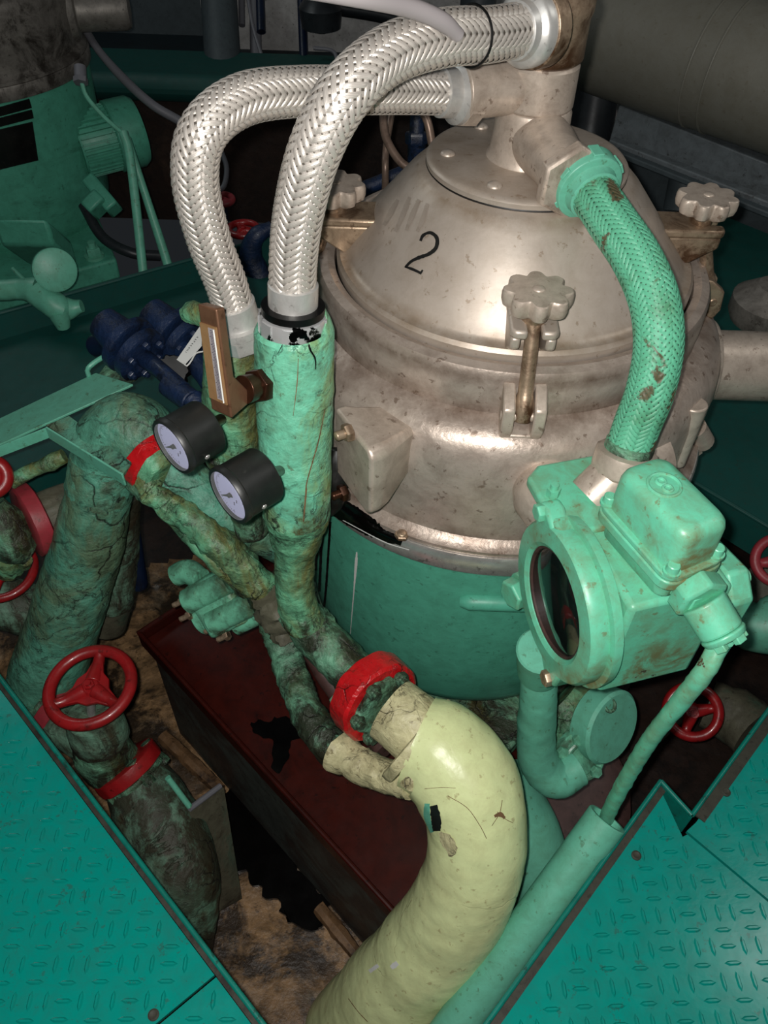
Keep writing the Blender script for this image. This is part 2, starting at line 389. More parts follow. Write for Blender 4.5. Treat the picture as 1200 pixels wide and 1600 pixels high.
# deck axes: e_l runs along the left pit edge towards the camera, e_r along the right edge away from it
L0, L1 = Z(0, 1060, 0), Z(410, 1600, 0)
R0, R1 = Z(760, 1600, 0), Z(1030, 1225, 0)
eL = (L1 - L0).normalized(); eR = (R1 - R0).normalized()
def isect(p, d, q, e):
    den = d.x * e.y - d.y * e.x; t = ((q.x - p.x) * e.y - (q.y - p.y) * e.x) / den; return p + d * t
CORN = isect(L0, eL, R0, eR)
UP = V((0, 0, 1))

def inpoly(p, poly):
    c = False; n = len(poly)
    for i in range(n):
        a, b = poly[i], poly[(i + 1) % n]
        if (a.y > p.y) != (b.y > p.y) and p.x < (b.x - a.x) * (p.y - a.y) / (b.y - a.y) + a.x: c = not c
    return c
def deck_plate(poly, ang, label=None, bolts=()):
    k = K(); poly = [V(p) for p in poly]
    ar = sum(poly[i].x * poly[(i+1) % len(poly)].y - poly[(i+1) % len(poly)].x * poly[i].y for i in range(len(poly)))
    if ar < 0: poly.reverse()
    k.loft([[p - UP * .008 for p in poly], poly])
    ca, sa = math.cos(ang), math.sin(ang); ux, uy = V((ca, sa, 0)), V((-sa, ca, 0))
    xs = [p.x for p in poly]; ys = [p.y for p in poly]; g = .0505
    rng = int(max(max(map(abs, xs)), max(map(abs, ys))) * 1.5 / g) + 2
    for i in range(-rng, rng):
        for j in range(-rng, rng):
            c = ux * (i * g) + uy * (j * g)
            if c.x < min(xs) - g or c.x > max(xs) + g or c.y < min(ys) - g or c.y > max(ys) + g: continue
            if c.y < -.1: continue
            a, b = (ux, uy) if (i + j) % 2 else (uy, ux)
            for q in (-1, 0, 1):
                m = c + b * (q * .0245)
                l, wd, h = .0150, .0040, .0030
                if not all(inpoly(m + a * s1 * l * 1.25 + b * s2 * wd * 2, poly) for s1 in (-1, 1) for s2 in (-1, 1)): continue
                base = [m + a * l, m + a * l * .5 + b * wd, m - a * l * .5 + b * wd, m - a * l, m - a * l * .5 - b * wd, m + a * l * .5 - b * wd]
                top = [m + a * l * .75, m + a * l * .4 + b * wd * .35, m - a * l * .4 + b * wd * .35, m - a * l * .75, m - a * l * .4 - b * wd * .35, m + a * l * .4 - b * wd * .35]
                vb = [k.bm.verts.new(p - UP * .0005) for p in base]; vt = [k.bm.verts.new(p + UP * h) for p in top]
                for z in range(6): k.bm.faces.new((vb[z], vb[(z+1) % 6], vt[(z+1) % 6], vt[z]))
                k.bm.faces.new(vt)
    k.done()
    o = obj('floor', k, 'deck', kind='structure', smooth=20)
    return o
gap = .0022
nL = V((eL.y, -eL.x, 0));  nL = nL if nL.x < 0 else -nL       # away from pit on the left
nR = V((eR.y, -eR.x, 0));  nR = nR if nR.x > 0 else -nR
S0, S1 = Z(335, 1525, 0), Z(245, 1600, 0); eS = (S1 - S0).normalized()
S0 = isect(L0, eL, S0, eS)
K1 = .012
LA = L0 - eL * 1.3
deck_plate([LA + nL * K1, S0 + nL * K1 - eL * gap, S0 + eS * 1.4 - eL * gap, LA + nL * 1.4], R(2))
deck_plate([S0 + nL * K1 + eL * gap, CORN + nL * K1, CORN + eS * .25, S0 + eS * 1.2 + eL * gap], R(2))
Q0, Q1 = Z(1072, 1300, 0), Z(1200, 1407, 0); eQ = (Q1 - Q0).normalized()
NA, NC = Z(1030, 1225, 0), Z(1078, 1278, 0)
QA = isect(R0, eR, Q0, eQ)
RF = Z(1200, 1110, 0) ; eR2 = (RF - NC).normalized()
deck_plate([CORN + nR * K1, NA + nR * K1 + (NC - NA).normalized() * .002 - eR * .012, Q0 - eR2 * .012, Q0 + eQ * .004 - eR2 * gap, Q0 + eQ * 1.1 - eR2 * gap, CORN + nR * 1.0], R(4))
deck_plate([NC + (Q0 - NC) + eR2 * gap, NC + nR * K1, NC + eR2 * .9 + nR * K1, NC + eR2 * .9 + nR * 1.1, Q0 + eQ * 1.1 + eR2 * gap], R(4))

def kerb(name, pts, h=.012, dn=.055, th=.005, mat='kerb', nrm=None):
    k = K()
    for a, b in zip(pts, pts[1:]):
        d = (b - a).normalized(); n = V((d.y, -d.x, 0))
        k.box((a + b) / 2 + UP * (h - dn) / 2, (d, n, UP), ((b - a).length + th, th, h + dn))
        k.cyl(a + UP * h, b + UP * h, th * .9, seg=12)
    return obj(name, k, mat, kind='structure')
kerb('trim_1', [LA, CORN])
kerb('trim_2', [CORN, NA, NC, NC + eR2 * .9])
def strip(name, a, b, n, w0, h, mat):
    k = K(); d = (b - a).normalized()
    k.box((a + b) / 2 + n * w0 / 2 + UP * (h / 2 - .001), (d, n, UP), ((b - a).length, w0, h)); return obj(name, k, mat, kind='structure')
strip('trim_3', LA + nL * .003, CORN + nL * .003, nL, .008, .004, 'kerb_grime')
strip('trim_4', CORN + nR * .003, NA + nR * .003, nR, .013, .004, 'kerb_grime')
strip('trim_5', NC + nR * .003 + eR2 * .01, NC + eR2 * .9 + nR * .003, nR, .02, .004, 'kerb_grime')
# screws in the plates
for x, y in ((240, 1586), (994, 1337), (1134, 1238)):
    p = Z(x, y, 0); k = K(); k.lathe([(.0085, 0), (.0085, .002), (.006, .0035), (.003, .002), (.0001, .002)], p, UP, 20)
    q = 'plate_screw'
    lab = {240: 'dark countersunk screw in the left checker plate near its seam', 994: 'dark screw in the right checker plate beside the conduit', 1134: 'dark screw in the right checker plate behind the kerb notch'}[x]
    obj(q, k, 'kerb_grime', label=lab, cat='screw', group='checker plate screws')

# bilge floor and pit walls
def plane(name, pts, mat, kind='structure', th=.02):
    k = K(); pts = [V(p) for p in pts]
    nx = (pts[1] - pts[0]).cross(pts[2] - pts[0]).normalized()
    k.loft([[p - nx * th for p in pts], pts]); return obj(name, k, mat, kind=kind)
plane('floor', [(-3.2, .0, ZPIT), (2.6, .0, ZPIT), (2.6, 3.4, ZPIT), (-3.2, 3.4, ZPIT)], 'dark_floor')
pf = [Z(330, 1480, ZPIT + .004), Z(470, 1700, ZPIT + .004), Z(640, 1560, ZPIT + .004), Z(520, 1380, ZPIT + .004), Z(240, 1010, ZPIT + .004), Z(150, 1090, ZPIT + .004)]
k = K(); 
def grid_patch(k, poly, z, step=.02, amp=.006):
    xs = [p.x for p in poly]; ys = [p.y for p in poly]
    x0, y0 = min(xs), min(ys); nx = int((max(xs) - x0) / step) + 1; ny = int((max(ys) - y0) / step) + 1
    vs = {}
    for i in range(nx + 1):
        for j in range(ny + 1):
            p = V((x0 + i * step, y0 + j * step, z)); p.z += amp * (noise.noise(p * 18) + .5 * noise.noise(p * 45)); vs[i, j] = k.bm.verts.new(p)
    for i in range(nx):
        for j in range(ny):
            c = vs[i, j].co
            if inpoly(V((c.x + step / 2, c.y + step / 2, 0)), poly): k.bm.faces.new((vs[i, j], vs[i+1, j], vs[i+1, j+1], vs[i, j+1]))
    for v in [v for v in k.bm.verts if not v.link_faces]: k.bm.verts.remove(v)
grid_patch(k, [V((-1.3, 1.6, 0)), V((-1.3, .3, 0)), V((.5, .0, 0)), V((.5, .9, 0)), V((-.3, 1.9, 0))], ZPIT + .012)
obj('floor', k, 'rust_floor', kind='structure', smooth=80)
# oil pool on the bilge floor
k = K(); n = 40
oc = [(395, 1230), (430, 1290), (480, 1370), (515, 1400), (500, 1450), (450, 1440), (400, 1390), (355, 1330), (340, 1270), (360, 1225)]
sp = spline([(Z(x, y, ZPIT + .026), 0) for x, y in oc + oc[:1]], .008)[:-1]
sp = [(p + V((noise.noise(p * 30), noise.noise(p * 27 + V((3, 3, 3))), 0)) * .045, 0) for p, r in sp]
k.loft([[p - UP * .012 for p, r in sp], [p for p, r in sp]])
obj('oil_puddle', k, 'oil', label='black oil puddle on the rusty bilge floor beside the red tray', cat='oil puddle', kind='stuff')
for x0, y0, x1, y1, wd, lab in ((255, 1150, 345, 1235, .02, 'rusty flat bar lying on the bilge floor beside the left valve flange'), (498, 1418, 565, 1500, .018, 'rusty flat bar on the bilge floor against the end of the tray')):
    k = K(); a, b = Z(x0, y0, ZPIT + .03), Z(x1, y1, ZPIT + .03)
    k.tube([(a, wd), (a.lerp(b, .5) + UP * .003, wd * 1.1), (b, wd * .9)], seg=8, disp=.004, freq=40)
    obj('rusty_flat_bar', k, 'wood', label=lab, cat='metal bar')

# far deck strips, coaming, walls
KA, KB = Z(0, 530, 0), Z(340, 430, 0); dK = (KB - KA).normalized(); nK = V((-dK.y, dK.x, 0)); nK = nK if nK.y > 0 else -nK
Ka, Kb = KA - dK * 1.5, KB + dK * .6
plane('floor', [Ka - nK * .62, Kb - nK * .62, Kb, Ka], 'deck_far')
k = K(); k.box((Ka + Kb) / 2 + UP * .03, (dK, nK, UP), ((Kb - Ka).length, .008, .10)); k.cyl(Ka + UP * .08, Kb + UP * .08, .006, seg=12)
obj('trim_6', k, 'deck_far', kind='structure')
k = K(); k.box((Ka + Kb) / 2 - nK * .62 - UP * .03, (dK, nK, UP), ((Kb - Ka).length, .008, .07)); obj('trim_8', k, 'deck_far', kind='structure')
RA, RB = Z(1086, 757, 0), Z(1193, 821, 0); dR = (RB - RA).normalized(); nRr = V((-dR.y, dR.x, 0)); nRr = nRr if nRr.y > 0 else -nRr
Ra, Rb = RA - dR * .8, RB + dR * 1.2
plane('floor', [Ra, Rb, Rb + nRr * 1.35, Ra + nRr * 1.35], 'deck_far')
k = K(); k.box((Ra + Rb) / 2 - UP * .045, (dR, nRr, UP), ((Rb - Ra).length, .008, .11)); k.cyl(Ra + UP * .005, Rb + UP * .005, .006, seg=12)
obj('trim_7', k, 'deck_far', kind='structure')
plane('floor', [(-4.5, 3.9, 0), (4.5, 3.9, 0), (4.5, 4.8, 0), (-4.5, 4.8, 0)], 'far_floor')
k = K(); k.box((0, 3.88, -.28), (V((1, 0, 0)), V((0, 1, 0)), UP), (9, .02, .6)); obj('wall_pit', k, 'dark_floor', kind='structure')
# back wall and right wall
k = K(); k.box((-.5, 4.8, 1.3), (V((1, 0, 0)), V((0, 1, 0)), UP), (8, .05, 2.7)); obj('wall_back', k, 'slate', kind='structure')
WR0 = Ra + nRr * 1.4; 
k = K(); k.box(WR0.lerp(Rb + nRr * 1.4, .5) + UP * .7 + dR * .3, (dR, nRr, UP), ((Rb - Ra).length + 1.4, .04, 1.6)); obj('wall_right', k, 'slate', kind='structure')

# =============================================================== SEPARATOR
AX = V((.206, 1.279, 0))
def P3(r, z, a=-90): return V((AX.x + r * math.cos(R(a)), AX.y + r * math.sin(R(a)), z))
def chain(name, label):
    pass
def build_separator(full=True, AXO=AX, label='', sm='silver', sl='silver_lid', dm='drum', outlet=0.0, tag=''):
    ax = V(AXO)
    t = thing('centrifugal_separator', ax + UP * -.33, label, 'oil separator')
    def p(r, z, a): return V((ax.x + r * math.cos(R(a)), ax.y + r * math.sin(R(a)), ax.z + z))
    k = K(); k.lathe([(.33, -.2), (.355, -.165), (.372, -.12), (.385, 0), (.395, .15), (.402, .345)], ax, seg=128); obj('drum', k, dm, t)
    k = K(); k.lathe([(.37, .343), (.411, .345), (.413, .349), (.413, .383), (.410, .388), (.36, .39)], ax, seg=128, cap=False); obj('rim_ring', k, 'steel' if full else sm, t)
    # hood with outlet boss and ledge
    k = K(); k.lathe([(.36, .388), (.407, .389), (.407, .398), (.396, .403), (.388, .412), (.388, .44), (.393, .48), (.393, .55), (.389, .585), (.381, .606), (.366, .622), (.351, .630), (.341, .634), (.3345, .637), (.333, .646), (.335, .660), (.335, .704), (.331, .712), (.318, .716), (.306, .712), (.304, .70)], ax, seg=128, cap=False)
    hood = obj('hood', k, 'silver_hood' if full else sm, t)
    a = outlet
    d = V((math.cos(R(a)), math.sin(R(a)), 0)); o = ax + UP * .50
    k = K(); k.lathe([(.105, .33), (.10, .38), (.085, .40), (.068, .405), (.066, .41), (.066, .56), (.058, .575), (.02, .58), (.001, .58)], o, d, seg=64); ob = obj('outlet_branch', k, sm, t)
    # lid
    k = K(); k.lathe([(.300, .704), (.302, .708), (.302, .722), (.297, .728), (.288, .729), (.281, .735), (.268, .752), (.225, .803), (.188, .847), (.172, .862), (.163, .869), (.150, .872)], ax, seg=128, cap=False)
    lid = obj('lid_cone', k, sl, t)
    k = K(); k.lathe([(.10, .868), (.158, .872), (.1585, .880), (.155, .884), (.148, .886), (.01, .886)], ax, seg=128); obj('top_cover', k, sl, t)
    k = K(); k.torus(ax + UP * .8715, UP, .1565, .0022, 128, 8); obj('cover_seam', k, 'ink', t, label='black seam line under the top cover')  # thin dark ring drawing the seam between cover and cone
    if not full: return t
    for i in range(6):
        q = p(.125, .886, -118 + 60 * i)
        k = K(); k.dome(q, UP, .012, .006); obj('rivet', k, sl, t)
    # swing clamps
    for a in (180, -91, 0, 90):
        d = V((math.cos(R(a)), math.sin(R(a)), 0)); s = V((-d.y, d.x, 0)); bp = p(0, 0, a)
        rr = 'silver_rusty' if a != -91 else sm
        # lid arm: forked horizontal plate with webs
        k = K()
        for sg in (-1, 1):
            k.prism([(.16, .7735), (.334, .7735), (.334, .755), (.275, .715), (.18, .73)], ax + s * (sg * .025 - .007), d, UP, s * .014)
        k.prism([(.15, -.036), (.330, -.034), (.338, -.028), (.338, -.010), (.312, -.010), (.292, -.006), (.292, .006), (.312, .010), (.338, .010), (.338, .028), (.330, .034), (.15, .036)], ax + UP * .773, d, s, UP * .014)
        obj('lid_arm', k, 'silver_lid' if a == -91 else rr, t, bevel=.004)
        # hinge clevis on the band
        k = K()
        for sg in (-1, 1):
            k.prism([(.315, .70), (.345, .695), (.372, .675), (.376, .64), (.366, .618), (.315, .618)], ax + s * (sg * .023 - .009), d, UP, s * .018)
        k.prism([(.315, .70), (.335, .69), (.335, .63), (.368, .625), (.366, .61), (.315, .61)], ax - s * .03, d, UP, s * .06)
        k.cyl(ax + d * .357 + UP * .655 - s * .034, ax + d * .357 + UP * .655 + s * .034, .008, seg=16)
        obj('hinge_bracket', k, 'silver_rusty' if a != -91 else sm, t, bevel=.003)
        k = K(); b0 = ax + d * .357 + UP * .655; b1 = ax + d * .302 + UP * .805
        k.tube([(b0 - (b1 - b0) * .05, .012), (b0 + (b1 - b0) * .08, .0155), (b0 + (b1 - b0) * .2, .0125), (b0 + (b1 - b0) * .3, .0112), (b1, .0105)], seg=20)
        k.lathe([(.017, 0), (.019, .004), (.019, .018), (.016, .022)], ax + d * .302 + UP * .784, UP, 24)
        bolt = obj('clamp_bolt', k, 'silver_rusty', t, label='rusty brown swing bolt')
        k = K(); kc = ax + d * .302 + UP * .803; n = 96
        def kr(th, m): return m * (.0495 - .0115 * (.5 + .5 * math.cos(8 * th + a)) ** 1.6)
        prof = [(.5, .000), (.80, .001), (.95, .006), (1, .014), (1, .024), (.975, .0285), (.93, .030)]
        k.loft([[kc + UP * h + V((math.cos(2 * PI * i / n), math.sin(2 * PI * i / n), 0)) * kr(2 * PI * i / n, m) for i in range(n)] for m, h in prof])
        k.dome(kc + UP * .0298, UP, .009, .0035)
        kn = obj('hand_knob', k, 'silver', bolt, label='eight-lobed silver hand knob', smooth=32)
    # small round boss on the right of the hood below the hose
    k = K(); k.cyl(p(.38, .60, -40), p(.39, .47, -40), .022, .012, seg=24); obj('drain_boss', k, sm, t, bevel=.003)
    return t, hood, lid

sep, hood, lid = build_separator(label='silver and green oil separator with a painted 2 on its conical lid')
twin = build_separator(False, V((-1.50, 3.03, .06)), 'second green and dark grey oil separator with black nameplates behind the left kerb', 'silver_dark', 'silver_dark', 'drum', outlet=12)

# lid number and marks laid on the surfaces
dg = bpy.context.evaluated_depsgraph_get(); dg.update()
def bvh_of(*obs):
    vs, fs = [], []
    for o in obs:
        b = len(vs); w0 = V(o['_w']); vs += [v.co + w0 for v in o.data.vertices]; fs += [[b + i for i in p.vertices] for p in o.data.polygons]
    return BVHTree.FromPolygons(vs, fs)
def hit(bv, x, y):
    q = ray(x, y).normalized(); r = bv.ray_cast(CAM, q); return (r[0], r[1]) if r[0] is not None else None
def stroke(k, bv, pts, wpx, off=.0012, step=3):
    P = spline([(V((x, y, 0)), w_) for (x, y), w_ in zip(pts, wpx if isinstance(wpx, (list, tuple)) else [wpx] * len(pts))], step)
    rows = []
    for i, (p, wv) in enumerate(P):
        a = P[max(i - 1, 0)][0]; b = P[min(i + 1, len(P) - 1)][0]; t = (b - a).normalized(); n = V((-t.y, t.x, 0))
        w1 = wv * (1 + .25 * noise.noise(p * .3))
        m = 8 if w1 > 4 else 1; row = []
        for q in range(m + 1):
            h = hit(bv, *(p + n * w1 * (1 - 2 * q / m))[:2])
            if not h: row = None; break
            nn = h[1] if h[1].dot(h[0] - CAM) < 0 else -h[1]; row.append(k.bm.verts.new(h[0] + nn * off - (h[0] - CAM).normalized() * off))
        rows.append(row)
    for a, b in zip(rows, rows[1:]):
        if a and b and len(a) == len(b):
            for q in range(len(a) - 1): k.bm.faces.new((a[q], a[q + 1], b[q + 1], b[q]))
        elif a and b: k.bm.faces.new((a[0], a[-1], b[-1], b[0]))
lidbv = bvh_of(lid)
k = K()
stroke(k, lidbv, [(657.5, 377), (662, 368), (673, 364), (683, 372), (682, 387), (671, 397), (655, 403), (643, 409), (634, 418)], [2.0, 2.4, 2.6, 3, 3, 2.8, 2.8, 2.4, 2])
stroke(k, lidbv, [(633, 417), (645, 421), (658, 427)], [1.6, 2.3, 2.2]); stroke(k, lidbv, [(657, 429), (661, 422)], [1.4, 1.4])
obj('painted_number', k, 'ink', lid, label='black hand-painted number 2')
for pts in (((622, 312), (612, 330), (600, 352)), ((640, 308), (632, 330), (618, 362)), ((655, 312), (645, 335), (635, 360)), ((668, 318), (660, 345), (652, 362))):
    k = K(); stroke(k, lidbv, list(pts), [2.5, 4, 2.5], off=.0006)
    if k.bm.faces: obj('grey_smudge', k, 'smudge', lid, label='faint grey brush smudge')
drum = [o for o in sep.children if o.name.startswith('drum')][0]; ring = [o for o in sep.children if o.name.startswith('rim_ring')][0]
dbv = bvh_of(drum, ring, hood)
k = K()
for pts, w_ in ((((503, 820), (502, 870), (499, 930), (494, 985)), 2.2), (((497, 800), (494, 850), (492, 900), (488, 960)), 3.2), (((517, 815), (514, 860), (510, 920), (505, 965)), 1.8)):
    stroke(k, dbv, list(pts), w_)
obj('oil_runs', k, 'oil', drum, label='black oil runs')
k = K(); stroke(k, dbv, [(558, 862), (557, 880), (553, 930), (548, 990)], [1, 2.2, .9, .5]); obj('paint_drip', k, 'white', drum, label='white paint drip')
k = K(); stroke(k, dbv, [(505, 775), (530, 793), (565, 815), (600, 836), (628, 848)], [9, 15, 15, 9, 4], off=.0015)
obj('oil_stain', k, 'oil', hood, label='black oil stain')
k = K(); stroke(k, dbv, [(537, 812), (600, 845), (640, 858)], [0.6, .8, .6], off=.002); obj('edge_scratch', k, 'white', ring)

# square bolted pad on the hood, left front
pd = (D(590, 690, 1.16) - V((AX.x, AX.y, .5))); pd.z = 0
ang = -118
d = V((math.cos(R(ang)), math.sin(R(ang)), 0)); s = V((-d.y, d.x, 0))
# pad faces towards camera-left: normal turned further left
aN = -150
nP = V((math.cos(R(aN)), math.sin(R(aN)), 0)); sP = V((-nP.y, nP.x, 0))
pc = D(552, 722, 1.235)
k = K(); pq = [(-.062, -.075), (.045, -.075), (.056, -.062), (.056, .05), (.045, .062), (-.062, .062)]
k.loft([[pc - nP * .11 + sP * (x * .5 - .02) + UP * (y * .55) for x, y in pq], [pc - nP * .035 + sP * x * .9 + UP * y * .92 for x, y in pq], [pc - nP * .016 + sP * x + UP * y for x, y in pq], [pc + sP * x + UP * y for x, y in pq]])
pad = obj('bolt_pad', k, 'silver', sep, bevel=.006, bseg=3)
for x, y in ((549, 674), (541, 768)):
    q = D(x, y, 1.2); 
    den = ray(x, y).dot(nP); tt = (pc - CAM).dot(nP) / den; q = CAM + ray(x, y) * tt
    k = K(); k.hexn(q, nP, .0145, .012); k.cyl(q, q + nP * .024, .0075, seg=16); k.dome(q + nP * .024, nP, .0075, .004)
    obj('bolt', k, 'silver_rusty' if y < 700 else 'bronze', sep)
k = K(); q = hit(dbv, 628, 838); k.hexn(q[0], UP, .013, .008); k.dome(q[0] + UP * .008, UP, .009, .004); obj('bolt', k, 'silver_rusty', sep)

# lifting lug bar on the drum front
k = K()
q0, q1 = hit(dbv, 722, 935), hit(dbv, 850, 945)
rows = []
for i in range(13):
    x = 720 + i * 13; h = hit(dbv, x, 937 + i * .4); rows.append(h)
pts = [(h[0] + h[1] * .004 * (1 if h[1].dot(h[0] - CAM) < 0 else -1), .016 if i else .010) for i, h in enumerate(rows) if h]
k.tube(pts, seg=20); obj('lifting_lug', k, 'drum', sep)

# base slab and foundation under the drum
k = K(); h_ = .40
a0 = R(47)
bx, by = V((math.cos(a0), math.sin(a0), 0)), V((-math.sin(a0), math.cos(a0), 0))
k.box(AX + UP * -.215, (bx, by, UP), (.74, .74, .04)); 
obj('base_plate', k, 'lag_dirty', sep, bevel=.006, label='grimy green base plate')
k = K(); k.box(AX + UP * -.259, (bx, by, UP), (.66, .66, .052)); obj('foundation_frame', k, 'brown', sep, bevel=.004, label='dark brown foundation frame')

# =============================================================== TRAY
zt = -.25
A = Z(215, 990, zt); B = Z(619, 1433, zt); dT = (A - B).normalized(); dT.z = 0; nT = V((-dT.y, dT.x, 0)); nT = nT if nT.x > 0 else -nT
LT = (A - B).length; WT = .95
tr = thing('drip_tray', (B + dT * LT / 2 + nT * WT / 2) + UP * (ZPIT - zt), 'dark red steel drip tray with oil film under the separator', 'drip tray')
def bx3(k, o, x0, x1, y0, y1, z0, z1):
    k.box(o + dT * (x0 + x1) / 2 + nT * (y0 + y1) / 2 + UP * ((z0 + z1) / 2), (dT, nT, UP), (x1 - x0, y1 - y0, z1 - z0))
B0 = V((B.x, B.y, 0))
k = K(); bx3(k, B0, .01, LT - .01, .01, WT - .01, zt - .035, zt - .028); obj('tray_bottom', k, 'tray', tr)
k = K(); bx3(k, B0, 0, LT, 0, .008, zt - .05, zt); bx3(k, B0, 0, .008, .008, WT, zt - .05, zt); bx3(k, B0, LT - .008, LT, .008, WT, zt - .05, zt); bx3(k, B0, 0.008, LT - .008, WT - .008, WT, zt - .05, zt)
k.cyl(B0 + UP * zt + nT * .004, B0 + dT * LT + UP * zt + nT * .004, .006, seg=10); k.cyl(B0 + UP * zt + dT * .004, B0 + nT * WT + UP * zt + dT * .004, .006, seg=10); k.cyl(B0 + UP * zt + dT * LT, B0 + dT * LT + nT * WT + UP * zt, .006, seg=10)
obj('tray_rim', k, 'tray', tr, label='dark red raised rim')
k = K(); bx3(k, B0, .02, LT - .02, .015, WT - .02, ZPIT, zt - .05); obj('tray_stand', k, 'tray_side', tr, label='sooty grey-black side plate')
k = K()
blob = [(392, 1125), (415, 1128), (435, 1120), (460, 1128), (470, 1150), (455, 1165), (450, 1185), (440, 1205), (425, 1200), (428, 1165), (410, 1152), (395, 1140)]
sp = spline([(Z(x, y, zt - .0265), 0) for x, y in blob + blob[:1]], .006)[:-1]
sp = [(p + V((noise.noise(p * 50), noise.noise(p * 47 + V((3, 3, 3))), 0)) * .012, 0) for p, r in sp]
k.loft([[p - UP * .001 for p, r in sp], [p for p, r in sp]])
obj('oil_spot', k, 'oil', tr, label='black oil puddle')

# =============================================================== TOP PIPE FITTING
def col(z): return V((AX.x, AX.y, z))
tee = thing('inlet_column', col(.886), 'silver-painted pipe column with two side branches standing on the separator lid', 'pipe fitting')
k = K(); k.lathe([(.066, .885), (.060, .895), (.0575, .93), (.057, .955), (.054, .962)], AX, seg=48)
hubdir = (D(905, 290, 1.12) - col(.915)); hubdir.z = -.01; hubdir.normalize()
hb = col(.925)
k.lathe([(.046, .0), (.044, .07), (.040, .10), (.040, .155)], hb, hubdir, 40)
k.hexn(hb + hubdir * .148, hubdir, .054, .022)
obj('elbow_boss', k, 'silver', tee, bevel=.002)
k = K(); k.lathe([(.050, .960), (.0565, .964), (.0565, 1.020), (.052, 1.026)], AX, seg=48)
br = D(690, 146, 1.15); c0 = col(.992); bd = (br - c0); bd.z = (br.z - c0.z); L = bd.length; bd.normalize()
k.cyl(c0, c0 + bd * (L * .80), .0385, seg=40)
obj('tee_body', k, 'silver', tee, bevel=.002)
k = K(); k.lathe([(.050, 1.022), (.059, 1.029), (.059, 1.082), (.062, 1.090), (.062, 1.102), (.055, 1.112), (.052, 1.62)], AX, seg=48)
c1 = col(1.068); u1 = D(822, 46, 1.045); ud = (u1 - c1); L2 = ud.length; ud.normalize()
k.cyl(c1, c1 + ud * (L2 * .92), .037, seg=40)
obj('upper_tee_body', k, 'silver_rusty', tee, bevel=.002)

# =============================================================== HOSES
def braid_hose(k, pts, n, mult, tan_a, seg_w=.82, t=.0011):
    P = spline(pts, .001); fr = transport([p for p, r in P]); Ls = [0]
    for a, b in zip(P, P[1:]): Ls.append(Ls[-1] + (b[0] - a[0]).length)
    tot = Ls[-1]; Rm = sum(r for p, r in P) / len(P)
    kk = tan_a / Rm; ds = PI / (n * kk); sub = 3; st = ds / sub; N = int(tot / st)
    uvs = []
    idx = 0; samp = []
    for i in range(N + 1):
        s_ = min(i * st, tot)
        while idx < len(Ls) - 2 and Ls[idx + 1] < s_: idx += 1
        f = (s_ - Ls[idx]) / max(1e-9, Ls[idx + 1] - Ls[idx]); p = P[idx][0].lerp(P[idx + 1][0], f); r_ = P[idx][1] * (1 - f) + P[idx + 1][1] * f
        samp.append((p, r_, fr[idx]))
    verts, faces, uv = [], [], []
    hw = PI * Rm / n * math.cos(math.atan(tan_a)) * seg_w
    for dirn in (1, -1):
        for i in range(n):
            base = None
            for q in range(N + 1):
                p, r_, (tt, x, y) = samp[q]
                th = 2 * PI * i / n + dirn * kk * q * st
                c = (th * n / PI) % (2 * mult)          # column coordinate
                # smooth square wave of period 2*mult
                ov = math.cos(PI * (c / mult - .5))
                ov = max(-1, min(1, ov * 2.2)) * dirn
                rr = r_ + t * ov
                dv = x * math.cos(th) + y * math.sin(th); tg = -x * math.sin(th) + y * math.cos(th)
                sd = (tt * dirn * math.sin(math.atan(tan_a)) * -1 + tg * math.cos(math.atan(tan_a)))
                c0 = p + dv * rr
                b = len(verts)
                verts += [c0 - sd * hw - dv * t * .35, c0 - sd * hw * .5 + dv * t * .25, c0 + sd * hw * .5 + dv * t * .25, c0 + sd * hw - dv * t * .35]
                if base is not None:
                    for j in range(3):
                        faces.append((base + j, base + j + 1, b + j + 1, b + j)); v0, v1 = q * .3, q * .3 + .3
                        uv.append(((j / 3, v0), ((j + 1) / 3, v0), ((j + 1) / 3, v1), (j / 3, v1)))
                base = b
    return verts, faces, uv
def make_braid(name, pts, mat, parent, n=18, mult=3, tan_a=1.15, t=.0011):
    v, f, uv = braid_hose(None, pts, n, mult, tan_a, t=t)
    o0 = v[0].copy(); me = bpy.data.meshes.new(name); me.from_pydata([p - o0 for p in v], [], f)
    l = me.uv_layers.new(name='UVMap'); flat = []
    for q in uv:
        for a in q: flat += [a[0], a[1]]
    l.data.foreach_set('uv', flat)
    me.materials.append(M[mat]); 
    me.polygons.foreach_set('use_smooth', [True] * len(me.polygons))
    o = bpy.data.objects.new(name, me); C.objects.link(o); o.parent = parent; o.location = o0 - V(parent['_w']); o['_w'] = tuple(o0)
    return o

# hose 1 : upper branch -> front lagged pipe
h1p = [(812, 47, 1.035, 0), (760, 55, 1.00, 0), (690, 60, .955, 0), (610, 85, .92, 0), (540, 145, .90, 0), (492, 235, .93, 0), (467, 330, .985, 0), (458, 410, 1.04, 0), (458, 468, 1.075, 0)]
h1 = [(D(x, y, d), .0300) for x, y, d, r in h1p]
t = thing('braided_steel_hose', h1[-1][0], 'front stainless braided hose arching over the other one, into the front green pipe', 'hose', 'silver braided hoses')
make_braid('braid_sleeve', h1, 'braid', t, n=15, tan_a=1.25, t=.0013)
k = K(); k.tube([(p, r - .0016) for p, r in h1], seg=32, step=.01); obj('hose_core', k, 'braid_core', t)
dn = (h1[-1][0] - h1[-2][0]).normalized(); e = h1[-1][0]
k = K(); k.lathe([(.0305, -.024), (.0335, -.022), (.0335, .012), (.031, .014)], e, dn, 40); obj('ferrule', k, 'alu', t)
k = K(); k.lathe([(.030, .006), (.043, .008), (.043, .018), (.030, .020)], e, dn, 40); obj('seal_ring', k, 'black', t, label='black seal ring')
